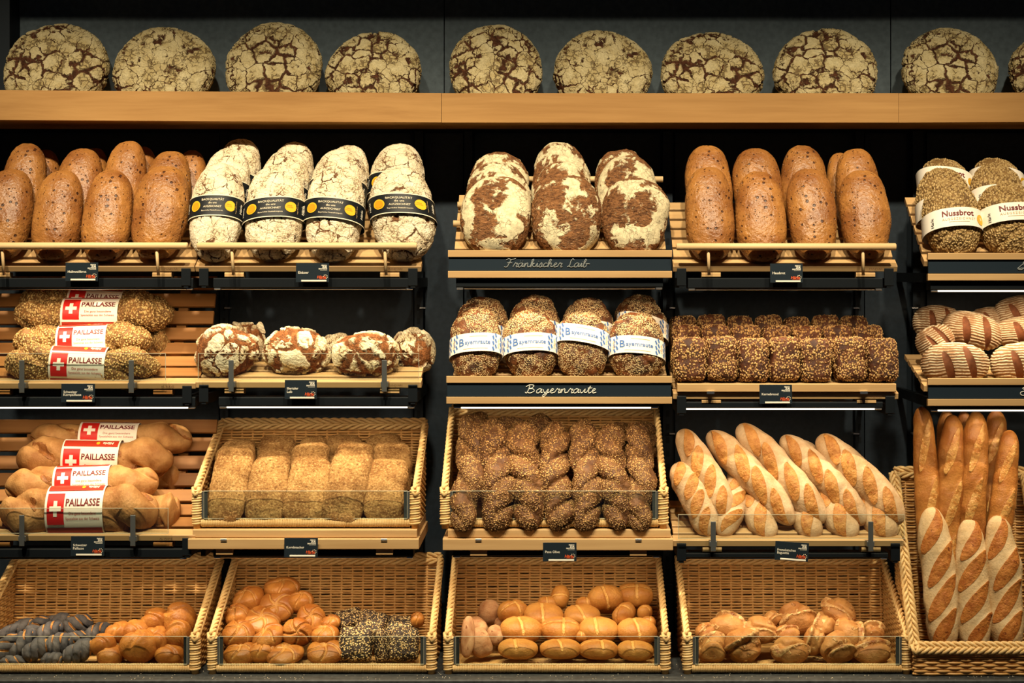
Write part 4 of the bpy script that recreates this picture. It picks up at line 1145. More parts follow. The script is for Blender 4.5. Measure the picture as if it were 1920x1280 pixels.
standing('glazed_loaf', GL_, [(38, 112, 279, 420, 1, 0, 'dark brown loaf in the shade, back row, leftmost'),
    (140, 200, 276, 420, 3, 0, 'dark brown loaf in the shade, back row, second from left'),
    (228, 292, 273, 420, 0, 0, 'dark brown loaf in the shade, back row, third from left'),
    (325, 386, 281, 420, 2, 0, 'dark brown loaf in the shade, back row, beside the floured loaves')], 0.235, 24, None, ga)
gd = 'glazed brown loaves on the right rack'
standing('glazed_loaf', GL_, [(1283, 1376, 311, 490, 1, 0, 'glazed brown loaf, right rack, front row, leftmost'),
    (1378, 1473, 321, 492, 2, 0, 'glazed brown loaf, right rack, front row, second from left'),
    (1476, 1567, 315, 490, 0, 0, 'glazed brown loaf, right rack, front row, third from left'),
    (1574, 1667, 318, 488, 3, 0, 'glazed brown loaf, right rack, front row, rightmost')], 0.055, 24, None, gd)
standing('glazed_loaf', GL_, [(1285, 1371, 271, 440, 3, 0, 'glazed brown loaf, right rack, second row, leftmost'),
    (1374, 1466, 277, 440, 0, 0, 'glazed brown loaf, right rack, second row, second from left'),
    (1463, 1553, 272, 440, 2, 0, 'glazed brown loaf, right rack, second row, third from left'),
    (1566, 1651, 277, 440, 1, 0, 'glazed brown loaf, right rack, second row, rightmost')], 0.145, 24, None, gd)
standing('glazed_loaf', GL_, [(1550, 1605, 284, 440, 1, 0, 'shaded brown loaf peeking out behind the right rack loaves')], 0.235, 24, None, gd)

# --- floured loaves with a black and gold band
def gold_band(rx, ry, zc, tilt):
    sec = Sect(rx, ry, 2.3, 0.8, 0.004)
    it = [('disc', 0.0150, -0.052, 0, M['gold'], 1), ('disc', 0.0150, 0.048, 0, M['gold'], 1), ('disc', 0.0115, -0.052, 0, M['gold2'], 2),
          ('text', ('BACKQUALITÄT', 0.0086, 0.0), -0.002, 0.0165, M['cream'], 1), ('text', ('die uns', 0.0084, 0.0), -0.002, 0.0065, M['cream'], 1),
          ('text', ('AUSZEICHNET', 0.0078, 0.0), -0.002, -0.0040, M['cream'], 1), ('text', ('Bayerischer Staatsehrenpreis', 0.0052, 0.0), -0.002, -0.0155, M['cream'], 1),
          ('text', ('GENUSS', 0.0036), 0.044, 0.004, M['brick'], 2), ('text', ('AUS BAYERN', 0.0032), 0.044, -0.001, M['brick'], 2),
          ('rect', (0.0105, 0.030), 0.066, 0, M['dark'], 1), ('text', ('Roggen Weizen Wasser', 0.0036), 0.066, 0.0, M['tan'], 2, math.pi / 2),
          ('text', ('Härle', 0.0125, 0.02, 0.2), 0.084, 0.0, M['white'], 1, math.pi / 2), ('text', ('Härle', 0.0125, 0.02, 0.2), -0.084, 0.0, M['white'], 1, math.pi / 2)]
    p, l = band(sec, zc, 0.060, tilt, M['black'], M['cream'], it)
    return ('paper_band', p, l)
FL_ = []
for i, (tl, zz) in enumerate([(0.0, -0.005), (-0.06, -0.01), (0.09, -0.012), (0.20, 0.0)]):
    FL_.append((loaf_ico('floured_loaf', B_['flour'], 0.145, 0.115, 0.28, 60 + i, n=2.2, nz=2.45, lump=0.008, lsc=9), (0.145, 0.115, 0.28),
                (gold_band(0.0735, 0.0585, zz, -tl),)))
gb = 'floured loaves with black bands'
standing('floured_loaf', FL_, [(359, 455, 305, 491, 0, 0, 'floured loaf with black-gold band, front row, leftmost'),
    (461, 571, 310, 491, 1, 0, 'floured loaf with black-gold band, front row, second from left'),
    (573, 681, 309, 492, 2, 0, 'floured loaf with black-gold band, front row, third from left'),
    (697, 812, 312, 490, 3, -9, 'tilted floured loaf with black-gold band, front row, rightmost')], 0.055, 24, None, gb)
standing('floured_loaf', FL_, [(376, 466, 278, 450, 1, 4, 'floured banded loaf, middle row, leftmost'),
    (483, 576, 280, 450, 2, 3, 'floured banded loaf, middle row, second from left'),
    (582, 684, 278, 450, 0, 4, 'floured banded loaf, middle row, third from left')], 0.145, 24, None, gb)
standing('floured_loaf', FL_, [(398, 484, 258, 430, 2, 4, 'floured banded loaf with shaded top, back row, leftmost'),
    (502, 584, 265, 430, 3, 5, 'floured banded loaf with shaded top, back row, second from left'),
    (606, 690, 272, 430, 1, 4, 'floured banded loaf with shaded top, back row, third from left'),
    (693, 793, 268, 440, 0, 3, 'floured banded loaf with shaded top, back row, rightmost')], 0.215, 24, None, gb)

# --- torn floury loaves
FR_ = [(loaf_ico('torn_loaf', B_['frank'], 0.18, 0.13, 0.24, 80 + i, n=2.2, nz=2.15, lump=0.018, lsc=9), (0.18, 0.13, 0.24), ()) for i in range(5)]
gc = 'torn floury loaves on the chalkboard rack'
standing('torn_loaf', FR_, [(866, 999, 330, 482, 0, 4, 'torn floury loaf, middle rack, front row, left one'),
    (1000, 1126, 329, 482, 1, 0, 'torn floury loaf, middle rack, front row, middle one'),
    (1127, 1253, 334, 482, 2, 0, 'torn floury loaf, middle rack, front row, right one')], 0.06, 24, None, gc, tr=0.66)
standing('torn_loaf', FR_, [(864, 992, 306, 455, 3, 5, 'torn floury loaf, middle rack, second row, left one'),
    (998, 1112, 299, 455, 4, 0, 'torn floury loaf, middle rack, second row, middle one'),
    (1120, 1236, 290, 455, 0, 0, 'torn floury loaf, middle rack, second row, right one')], 0.14, 24, None, gc, tr=0.66)
standing('torn_loaf', FR_, [(876, 988, 285, 435, 2, 3, 'torn floury loaf, middle rack, back row, left one'),
    (993, 1104, 269, 430, 3, 0, 'torn floury loaf, middle rack, back row, topmost in the middle'),
    (1118, 1214, 279, 430, 1, 0, 'torn floury loaf with shaded crown, middle rack, back row, right one')], 0.22, 24, None, gc, tr=0.66)

# --- oat loaves with white band
def nuss_band(rx, ry, zc, tilt):
    sec = Sect(rx, ry, 2.3, 0.8, 0.004)
    it = [('text', ('Nussbrot', 0.0225, 0.025), 0.004, 0.0105, M['maroon'], 1), ('text', ('AUSGEZEICHNET', 0.0098, 0.0, 0.0, 1.25), 0.006, -0.006, M['tan'], 1),
          ('rect', (0.055, 0.0010), 0.006, -0.0145, M['tan'], 1), ('disc', 0.015, 0.072, -0.004, M['gold'], 1), ('text', ('Härle', 0.0125, 0.0), -0.066, -0.008, M['black'], 1, math.pi / 2)]
    p, l = band(sec, zc, 0.054, tilt, M['paper'], None, it)
    return ('paper_band', p, l)
NU_ = []
for i, (tl, zz) in enumerate([(-0.10, -0.025), (0.0, -0.005), (0.12, 0.03)]):
    NU_.append((loaf_ico('oat_loaf', B_['oat'], 0.15, 0.12, 0.22, 100 + i, n=2.2, nz=2.4, lump=0.010, lsc=12,
                fn=dimple_fn([(-0.035, 0.065, 0.010, 1.6), (0.035, 0.035, 0.010, 1.8), (-0.03, -0.075, 0.010, -1.5)])), (0.15, 0.12, 0.22), (nuss_band(0.076, 0.061, zz, -tl),)))
gn = 'oat loaves with white bands'
standing('oat_loaf', NU_, [(1731, 1836, 338, 484, 0, 2, 'oat-crusted loaf with white band, left column, front'),
    (1835, 1950, 345, 486, 1, -3, 'oat-crusted loaf with white band, right column, front')], 0.06, 26, None, gn, tr=0.8)
standing('oat_loaf', NU_, [(1719, 1821, 314, 458, 0, 2, 'oat-crusted loaf with white band, left column, middle'),
    (1821, 1918, 308, 450, 1, 0, 'oat-crusted loaf with white band, right column, middle'),
    (1919, 2020, 318, 450, 2, 0, 'oat-crusted banded loaf barely showing at the right edge')], 0.15, 26, None, gn, tr=0.8)
standing('oat_loaf', NU_, [(1725, 1822, 296, 440, 2, 0, 'oat-crusted loaf with white band, left column, back'),
    (1823, 1920, 295, 440, 2, 0, 'oat-crusted loaf with white band, right column, back')], 0.23, 26, None, gn, tr=0.8)

# --- long twisted loaves with Swiss-cross labels
def swiss_band(R, zc, w, shift=0.0, back=0.85, flat=0.85):
    sec = Sect(R, R * flat, 2.0, back, 0.0055)
    x0 = -w / 2; u = shift
    cx = x0 + 0.0052 + 0.0225; cw, ch = 0.044, 0.062
    pl = 0.0065; al = 0.0145
    plus = [(-pl / 2 * 1.25, -al), (pl / 2 * 1.25, -al), (pl / 2 * 1.25, -pl / 2 * 1.25), (al, -pl / 2 * 1.25), (al, pl / 2 * 1.25), (pl / 2 * 1.25, pl / 2 * 1.25), (pl / 2 * 1.25, al), (-pl / 2 * 1.25, al), (-pl / 2 * 1.25, pl / 2 * 1.25), (-al, pl / 2 * 1.25), (-al, -pl / 2 * 1.25), (-pl / 2 * 1.25, -pl / 2 * 1.25)]
    arm1 = ('rect', (0.0095, 0.030), cx, u, M['paper'], 2); arm2 = ('rect', (0.030, 0.0095), cx, u, M['paper'], 2)
    tx = x0 + 0.052 + (w - 0.057) / 2
    it = [('rect', (cw, ch), cx, u, M['red'], 1), arm1, arm2,
          ('rect', (w - 0.007, 0.022), 0, u + 0.049, M['brick'], 1),
          ('text', ('PAILLASSE', 0.0200, 0.022), tx, u + 0.012, M['maroon'], 1),
          ('text', ('Die ganz besondere', 0.0088, 0.0), tx, u - 0.010, M['brick'], 1), ('text', ('Spezialität aus der Schweiz', 0.0082, 0.0), tx, u - 0.020, M['brick'], 1),
          ('text', ('Härle', 0.0125, 0.03, 0.25), w * 0.30, u + 0.049, M['white'], 2, math.pi), ('disc', 0.0048, w * 0.12, u + 0.049, M['gold'], 2),
          ('rect', (w - 0.007, 0.020), 0, u - 0.048, M['brick'], 1)]
    p, l = band(sec, zc, w, 0.0, M['paper'], M['paper'], it, along=True)
    return ('paper_label', p, l)
def log(name, mat, protos, rows, Yc, R0, gname):
    for (x0, x1, y0, y1, v, rl, lb, Y) in rows:
        s = SS(Y); L = (x1 - x0) * s; w = (y1 - y0) * s
        me, nom, ch = protos[v]
        place(name, me, W((x0 + x1) / 2, (y0 + y1) / 2, Y), w, w * 0.9, L / math.cos(R_(rl)), nom, roll=R_(90 + rl), lean=R_(6), children=ch, label=lb, group=gname)
def bul(u): return 0.24 * np.exp(-((u - 0.72) / 0.22) ** 2) + 0.20 * np.exp(-((u + 0.74) / 0.2) ** 2) - 0.05 * np.exp(-(u / 0.4) ** 2)
def mk_log(mat, i, labelled=True, zc=0.0, shift=0.0, lobes=2, L=0.42, R=0.044):
    me = loaf_tube('long_loaf', mat, R, L, 120 + i, nz=170, nph=52, flat=0.9, pe=5, twist=16 + 3 * (i % 3), lobes=lobes, lamp=0.34, groove=0.20, lump=0.014, lsc=16, bulge=bul, slashes='groove', wob=0.003, waist=0.52)
    return (me, (2 * R, 2 * R * 0.9, L), (swiss_band(R * 0.98, zc, 0.150, shift),) if labelled else ())
KP = [mk_log(B_['grain'], 0, True, -0.005, 0.0, L=0.42), mk_log(B_['grain'], 1, True, 0.006, 0.014, L=0.42), mk_log(B_['grain'], 2, True, 0.0, 0.018, L=0.42), mk_log(B_['grain'], 3, False)]
log('seeded_twist_loaf', None, KP, [
    (10, 300, 653, 718, 0, 2, 'seeded twisted loaf with red-white label, front, behind the clear guard', 0.045),
    (25, 284, 612, 670, 1, -2, 'seeded twisted loaf with red-white label, second from the front', 0.10),
    (26, 322, 562, 622, 2, 0, 'seeded twisted loaf with red-white label, third from the front', 0.165),
    (37, 318, 545, 600, 1, 3, 'seeded twisted loaf with red-white label, at the back', 0.225),
    (205, 324, 622, 690, 3, 0, 'short seeded loaf end showing behind the second label loaf', 0.19),
    (200, 340, 572, 618, 3, 4, 'seeded loaf end showing behind the third label loaf', 0.245)], None, None, 'long loaves with red and white labels')
PA = [mk_log(B_['rustic'], 4, True, 0.0, 0.006, L=0.42), mk_log(B_['rustic'], 5, True, 0.006, 0.018, L=0.42), mk_log(B_['rustic'], 6, True, -0.004, -0.004, L=0.42), mk_log(B_['rustic'], 7, False), mk_log(B_['rustic'], 8, True, -0.002, 0.026, L=0.42)]
log('smooth_twist_loaf', None, PA, [
    (0, 298, 915, 1000, 0, -1, 'smooth brown long loaf with red-white label, front, behind the guard', 0.045),
    (10, 298, 876, 938, 1, -2, 'smooth brown long loaf with red-white label, second from the front', 0.11),
    (31, 326, 828, 896, 2, 1, 'smooth brown long loaf with red-white label, third from the front', 0.165),
    (57, 361, 795, 850, 4, 1, 'smooth brown long loaf with red-white label, topmost at the back', 0.225),
    (215, 338, 925, 990, 3, 6, 'short orange-brown loaf end beside the front labelled loaf', 0.085),
    (220, 345, 872, 922, 3, 4, 'dark loaf end showing behind the third smooth loaf', 0.215)], None, None, 'long loaves with red and white labels')

# --- round burst loaves
IL_ = [(loaf_ico('burst_loaf', B_['iller'], 0.18, 0.15, 0.145, 140 + i, n=2.15, nz=2.1, lump=0.026, lsc=9), (0.18, 0.15, 0.145), ()) for i in range(5)]
gi = 'round burst floury loaves'
for (x0, x1, y0, y1, v, rl, lb, Y, ln) in [
    (372, 487, 613, 712, 0, 5, 'round burst floury loaf at the left end, in front', 0.08, 10),
    (494, 626, 610, 711, 1, -8, 'round burst floury loaf with crossing ridged flaps, second of the front', 0.09, 12),
    (622, 747, 616, 711, 2, 0, 'round burst floury loaf, third of the front, above the price card', 0.08, 10),
    (728, 815, 612, 706, 3, 0, 'round burst floury loaf at the right end, partly behind its neighbour', 0.17, 6),
    (408, 500, 602, 690, 4, 0, 'round burst loaf peeking out behind the leftmost one', 0.20, 6),
    (592, 672, 622, 700, 3, 10, 'round burst loaf mostly hidden between second and third front loaves', 0.20, 6)]:
    s = SS(Y); me, nom, ch = IL_[v]
    place('burst_loaf', me, W((x0 + x1) / 2, (y0 + y1) / 2, Y), (x1 - x0) * s, 0.13, (y1 - y0) * s, nom, lean=R_(ln), roll=R_(rl), label=lb, group=gi)

fl = link('crust_flap', loaf_ico('crust_flap', B_['iller'], 0.026, 0.010, 0.075, 149, sub=5, lump=0.006, lsc=20), [o for o in COL.objects if o.name.startswith('burst_loaf')][4])
fl.matrix_parent_inverse = Matrix.Identity(4)
_pl = fl.parent; _pm = Matrix.LocRotScale(_pl.location, _pl.rotation_euler, _pl.scale)
_l = _pm.inverted() @ (Matrix.Translation(W(490, 628, 0.19)) @ Matrix.Rotation(R_(-12), 4, 'Y') @ Matrix.Rotation(R_(-20), 4, 'Z'))
fl.location, fl.rotation_euler, fl.scale = _l.to_translation(), _l.to_euler(), _l.to_scale()

# --- seeded loaves with white-blue band
def blue_band(rx, ry, zc, tilt):
    sec = Sect(rx, ry, 2.3, 0.8, 0.004)
    it = [('text', ('B', 0.029, 0.015), -0.040, 0.001, M['blue'], 1), ('text', ('ayernraute', 0.0165, 0.02), 0.006, -0.0025, M['blue'], 1),
          ('rect', (0.050, 0.0012), 0.008, 0.0155, M['tan'], 1), ('rect', (0.070, 0.0010), 0.0, -0.0175, M['tan'], 1),
          ('text', ('Härle', 0.0115), -0.067, 0.0, M['tan'], 1, math.pi / 2), ('text', ('Härle', 0.0115), 0.070, 0.0, M['tan'], 1, math.pi / 2)]
    def dia(x, z): return [(x - 0.0042, z + 0.003), (x, z - 0.0072), (x + 0.0042, z - 0.003), (x, z + 0.0072)]
    for xb in (-0.0600, -0.085, 0.0560, 0.084):
        for k in range(3):
            for q in (-1, 1):
                it.append(('poly', dia(xb + q * 0.0042, -0.0135 + k * 0.0150 + (0.0035 if q > 0 else -0.0035)), 0, 0, M['blue'], 1))
    p, l = band(sec, zc, 0.050, tilt, M['paper'], None, it)
    return ('paper_band', p, l)
BY_ = []
for i, (tl, zz) in enumerate([(-0.05, -0.012), (-0.04, -0.010), (0.18, 0.016), (0.08, -0.016)]):
    BY_.append((loaf_ico('seeded_banded_loaf', B_['sesame'], 0.145, 0.12, 0.20, 160 + i, n=2.2, nz=2.35, lump=0.012, lsc=12,
                fn=dimple_fn([(-0.03, 0.06, 0.008, 1.2), (0.03, 0.05, 0.008, -1.2), (-0.02, -0.06, 0.009, -1.2), (0.035, -0.07, 0.008, 1.2)])), (0.145, 0.12, 0.20), (blue_band(0.073, 0.061, zz, -tl),)))
gy = 'seeded loaves with white and blue bands'
standing('seeded_banded_loaf', BY_, [(846, 941, 579, 716, 0, 0, 'seeded loaf with blue-white band, front row, leftmost'),
    (945, 1045, 582, 716, 1, 0, 'seeded loaf with blue-white band, front row, second from left'),
    (1042, 1142, 586, 716, 2, 0, 'seeded loaf, band sitting high and tilted, front row, third from left'),
    (1142, 1244, 586, 716, 3, 0, 'seeded loaf with blue-white band, front row, rightmost')], 0.06, 24, None, gy, tr=0.8)
standing('seeded_banded_loaf', BY_, [(853, 952, 557, 690, 3, 4, 'seeded loaf behind the leftmost blue-banded loaf'),
    (956, 1050, 555, 690, 0, 3, 'seeded loaf behind the second blue-banded loaf'),
    (1056, 1148, 559, 690, 1, 3, 'seeded loaf behind the third blue-banded loaf'),
    (1158, 1251, 566, 690, 2, 3, 'seeded loaf behind the rightmost blue-banded loaf')], 0.15, 24, None, gy, tr=0.8)
standing('seeded_banded_loaf', BY_, [(1154, 1244, 554, 670, 0, 0, 'darker shaded seeded loaf at the very back on the right')], 0.235, 24, None, gy, tr=0.8)

# --- dark kernel bread blocks
KE_ = [(loaf_ico('kernel_bread', B_['kerne'], 0.082, 0.10, 0.115, 180 + i, n=5.0, nz=6.0, lump=0.006, lsc=22, back=1.0), (0.082, 0.10, 0.115), ()) for i in range(4)]
gk = 'dark kernel bread blocks'
def blocks(xs, y0, y1, Y, rowname, lean=12):
    for i, (a, b) in enumerate(xs):
        s = SS(Y); me, nom, ch = KE_[(i * 3 + int(Y * 50)) % 4]
        jy = [0, -1, 1, 0, 2, 0, 1][i % 7]
        place('kernel_bread', me, W((a + b) / 2, (y0 + y1) / 2 + jy, Y), (b - a) * s * 0.955, 0.085, (y1 - y0) * s, nom, lean=R_(lean), roll=R_(random.uniform(-1, 1)),
              label='dark kernel bread block, %s row, %s' % (rowname, ORD[i]), group=gk)
blocks([(1262, 1323), (1323, 1381), (1381, 1440), (1440, 1498), (1498, 1556), (1563, 1621), (1621, 1681)], 635, 716, 0.045, 'front')
blocks([(1257, 1312), (1312, 1368), (1368, 1426), (1426, 1482), (1482, 1540), (1540, 1598), (1598, 1654)], 612, 695, 0.145, 'middle')
blocks([(1255, 1306), (1306, 1360), (1362, 1412), (1414, 1466), (1468, 1518), (1520, 1572), (1573, 1626)], 594, 680, 0.24, 'back')

# --- ridged oval loaves
def sl_fn(cuts):
    def fn(P, N, sl):
        g = np.zeros(len(P))
        for (x, z, an, hl, hw) in cuts:
            dx, dz = P[:, 0] - x, P[:, 2] - z
            e1 = dx * math.cos(an) + dz * math.sin(an); e2 = -dx * math.sin(an) + dz * math.cos(an)
            g = np.maximum(g, np.clip(1.4 - (e1 / hl) ** 2 - (e2 / hw) ** 2, 0, 1) * (P[:, 1] < 0.02))
        return P - N * (0.004 * np.clip(g, 0, 1))[:, None], np.clip(g * 1.4, 0, 1)
    return fn
RI_ = [(loaf_ico('ridged_loaf', B_['ridged'], 0.19, 0.12, 0.10, 200 + i, n=2.1, nz=2.2, lump=0.010, lsc=10,
        fn=sl_fn([(-0.03, -0.01, 1.9, 0.040, 0.011), (0.03, 0.0, 1.9, 0.045, 0.011)])), (0.19, 0.12, 0.10), ()) for i in range(3)]
for (x0, x1, y0, y1, v, rl, lb, Y, ln) in [
    (1727, 1858, 643, 722, 0, 0, 'ridged floury oval loaf, front row, left, behind the board', 0.06, 8),
    (1856, 1985, 640, 722, 1, 0, 'ridged floury oval loaf, front row, right', 0.07, 8),
    (1717, 1790, 607, 672, 2, -30, 'ridged loaf with wide brown cut, at the left end of middle row', 0.15, 8),
    (1765, 1885, 587, 655, 0, 14, 'ridged floury oval loaf lying across the middle row', 0.17, 12),
    (1862, 1985, 592, 655, 1, 0, 'ridged floury oval loaf, middle row, right', 0.17, 12),
    (1711, 1806, 571, 640, 1, 8, 'ridged floury oval loaf, back row, far left', 0.26, 10),
    (1815, 1905, 574, 630, 2, -5, 'low ridged loaf in the middle of the back row', 0.27, 10),
    (1860, 1965, 555, 620, 0, -10, 'bright ridged loaf topmost at the right of the back row', 0.25, 14)]:
    s = SS(Y); me, nom, ch = RI_[v]
    place('ridged_loaf', me, W((x0 + x1) / 2, (y0 + y1) / 2, Y), (x1 - x0) * s, 0.10, (y1 - y0) * s, nom, lean=R_(ln), roll=R_(rl), label=lb, group='ridged floury oval loaves')

# --- tan ciabattas in the basket
KN_ = [(loaf_ico('grainy_ciabatta', B_['knack'], 0.11, 0.07, 0.22, 220 + i, n=3.0, nz=4.2, lump=0.016, lsc=13, taper=0.03 * (i - 1.5)), (0.11, 0.07, 0.22), ()) for i in range(4)]
gk2 = 'tan grainy ciabattas in the basket'
standing('grainy_ciabatta', KN_, [(397, 468, 838, 984, 0, 2, 'tan ciabatta, basket front row, leftmost'),
    (464, 541, 854, 984, 1, 2, 'tan ciabatta with folded lower end, front row, second from left'),
    (537, 616, 852, 985, 2, 4, 'tan ciabatta with darker tip, front row, middle'),
    (614, 692, 840, 985, 3, 7, 'tan ciabatta leaning right, front row, fourth from left'),
    (686, 761, 858, 983, 0, 2, 'tan ciabatta, basket front row, rightmost')], 0.075, 32, None, gk2, tr=0.55, boxy=True)
standing('grainy_ciabatta', KN_, [(403, 477, 832, 930, 3, 0, 'tan ciabatta end behind the leftmost front one'),
    (476, 546, 842, 940, 2, 0, 'tan ciabatta end behind the second front one'),
    (542, 617, 828, 940, 1, 0, 'tan ciabatta end behind the middle front one'),
    (622, 695, 826, 940, 0, 6, 'tan ciabatta end behind the leaning front one'),
    (697, 768, 824, 940, 2, 0, 'large tan ciabatta end behind the rightmost front one')], 0.165, 32, None, gk2, tr=0.55, boxy=True)
standing('grainy_ciabatta', KN_, [(412, 478, 822, 910, 1, 0, 'browned ciabatta tip, back row, leftmost'),
    (482, 550, 814, 910, 0, 0, 'browned ciabatta tip, back row, second from left'),
    (560, 612, 816, 910, 3, 0, 'browned ciabatta tip, back row, middle'),
    (608, 678, 811, 910, 2, 0, 'browned ciabatta tip, back row, fourth from left'),
    (682, 752, 811, 910, 1, 0, 'browned ciabatta tip, back row, rightmost')], 0.245, 32, None, gk2, tr=0.55, boxy=True)

# --- brown seeded twists
OL_ = []
for i in range(4):
    OL_.append((loaf_tube('seeded_twist', B_['olive'], 0.040, 0.30, 240 + i, nz=150, nph=48, flat=0.9, pe=5, twist=(34 + 5 * i) * (1 if i % 2 else -1), lobes=2, lamp=0.20, groove=0.20, lump=0.016, lsc=17, wob=0.004), (0.080, 0.072, 0.30), ()))
go = 'brown seeded twists in the basket'
standing('seeded_twist', OL_, [(852, 904, 782, 985, 0, 2, 'brown seeded twist, front row, leftmost in the basket'),
    (898, 962, 790, 985, 1, -3, 'brown seeded twist, front row, second from left'),
    (952, 1018, 797, 985, 2, -6, 'brown seeded twist, front row, third from left'),
    (1014, 1072, 796, 985, 3, -2, 'brown seeded twist, front row, fourth from left'),
    (1070, 1126, 792, 985, 1, 0, 'brown seeded twist, front row, fifth from left'),
    (1120, 1180, 800, 985, 2, -5, 'brown seeded twist, front row, sixth from left'),
    (1174, 1224, 797, 985, 0, 0, 'brown seeded twist, front row, rightmost in the basket')], 0.09, 38, None, go, tr=0.85)
standing('seeded_twist', OL_, [(868, 918, 774, 880, 3, 4, 'twist tip behind the leftmost seeded twist'),
    (925, 990, 784, 880, 0, 4, 'twist tip behind the second and third seeded twists'),
    (990, 1040, 778, 900, 1, 0, 'bright twist tip behind, between third and fourth twists'),
    (1066, 1112, 790, 880, 2, 0, 'twist tip behind the fifth seeded twist'),
    (1128, 1190, 794, 880, 3, 0, 'twist tip behind the sixth seeded twist'),
    (1188, 1232, 792, 880, 1, 3, 'twist tip behind the rightmost seeded twist')], 0.205, 30, None, go, tr=0.85)

# --- baguettes
def bag(name, mat, i, R=0.038, L=0.30, cnt=4, ang=1.05, hl=0.040, hw=0.017, pe=4, **k):
    return (loaf_tube(name, mat, R, L, 260 + i, nz=190, nph=60, flat=0.92, pe=pe, lump=0.010, lsc=12, slashes=(cnt, ang, hl, hw), sdepth=0.0032, **k), (2 * R, 2 * R * 0.92, L), ())
BG = [bag('floury_baguette', B_['bag'], i, L=0.34, ang=R_(64), hl=0.050, hw=0.0150, bend=0.005) for i in range(4)]
BGS = [bag('floury_baguette', B_['bag'], 30 + i, L=0.20, cnt=2, ang=R_(64), hl=0.050, hw=0.0150) for i in range(2)]
def lay(name, protos, rows, group, tr=0.9):
    for (xa, ya, xb, yb, wpx, v, Ya, Yb, lb) in rows:       # (a) = upper end, (b) = lower end
        A, Bp = W(xa, ya, Ya), W(xb, yb, Yb); d = A - Bp; L = d.length; z = d.normalized()
        me, nom, ch = protos[v % len(protos)]
        y = Vector((0, 1, 0)) - z * z.y; y.normalize(); x = y.cross(z)
        w = wpx * SS((Ya + Yb) / 2)
        Rm = Matrix((x, y, z)).transposed().to_4x4()
        Mx = Matrix.Translation((A + Bp) / 2) @ Rm @ Matrix.Diagonal((w / nom[0], w * tr / nom[1], L / nom[2], 1))
        o = link(name, me, mw=Mx); tag(o, lb, 'baguette', group)
gbg = 'pale floury baguettes'
lay('floury_baguette', BG, [
    (1268, 868, 1334, 1006, 56, 1, 0.13, 0.03, 'floury baguette underneath at the left end, lower tip on the front board'),
    (1395, 850, 1354, 1006, 52, 2, 0.19, 0.03, 'floury baguette underneath, crossing below the leftmost upper baguette'),
    (1498, 826, 1600, 955, 40, 3, 0.19, 0.11, 'floury baguette mostly hidden between fourth and rightmost upper ones')], gbg)
lay('floury_baguette', BGS, [
    (1396, 905, 1444, 1012, 54, 3, 0.16, 0.03, 'floury baguette tip underneath, below the second upper baguette'),
    (1484, 905, 1528, 1012, 54, 0, 0.16, 0.03, 'floury baguette tip underneath, below the third upper baguette'),
    (1534, 900, 1598, 1012, 58, 1, 0.16, 0.03, 'floury baguette tip underneath, below the fourth upper baguette'),
    (1600, 905, 1672, 1012, 60, 2, 0.16, 0.03, 'floury baguette tip underneath at the right end')], gbg)
lay('floury_baguette', BG, [
    (1276, 806, 1366, 976, 54, 0, 0.16, 0.05, 'upper floury baguette, leftmost, steepest of the diagonal row'),
    (1328, 810, 1488, 982, 56, 1, 0.165, 0.055, 'upper floury baguette, second from left in the diagonal row'),
    (1384, 797, 1546, 980, 58, 2, 0.165, 0.06, 'upper floury baguette, third from left, reaching highest'),
    (1466, 818, 1622, 982, 56, 3, 0.165, 0.06, 'upper floury baguette, fourth from left in the diagonal row'),
    (1534, 818, 1692, 980, 60, 0, 0.16, 0.055, 'upper floury baguette, rightmost of the diagonal row')], gbg)
GB = [bag('golden_baguette', B_['gold'], 10 + i, L=0.52, R=0.032, cnt=3, ang=R_(76), hl=0.07, hw=0.010, pe=9) for i in range(3)]
gg = 'golden baguettes standing in the tall basket'
lay('golden_baguette', GB, [
    (1728, 762, 1752, 1130, 46, 0, 0.16, 0.07, 'golden baguette at the left side of the tall basket'),
    (1774, 768, 1778, 1080, 40, 1, 0.22, 0.14, 'golden baguette hidden behind the second one in tall basket'),
    (1786, 777, 1774, 1120, 45, 2, 0.15, 0.07, 'golden baguette standing above the left floury one'),
    (1808, 770, 1812, 1080, 38, 0, 0.22, 0.14, 'golden baguette tip showing between second and middle ones'),
    (1830, 770, 1818, 1120, 49, 1, 0.15, 0.07, 'darker golden baguette standing above the middle floury one'),
    (1868, 768, 1850, 1080, 44, 2, 0.21, 0.13, 'golden baguette behind the leaning short one'),
    (1894, 806, 1862, 1110, 46, 0, 0.15, 0.07, 'short golden baguette leaning right in the tall basket')], gg, tr=0.85)
FB = [bag('floury_twist_baguette', B_['bagdim'], 20 + i, L=0.37, R=0.044, cnt=4, ang=R_(54), hl=0.066, hw=0.0175, bend=0.003) for i in range(3)]
lay('floury_twist_baguette', FB, [
    (1746, 950, 1770, 1228, 64, 0, 0.085, 0.025, 'dusted baguette with diagonal cuts, left of three in front'),
    (1817, 971, 1826, 1228, 66, 1, 0.085, 0.025, 'dusted baguette with diagonal cuts, middle of three in front'),
    (1869, 966, 1892, 1228, 66, 2, 0.085, 0.025, 'dusted baguette with diagonal cuts, right of three in front')], 'dusted baguettes in front of the tall basket', tr=0.85)

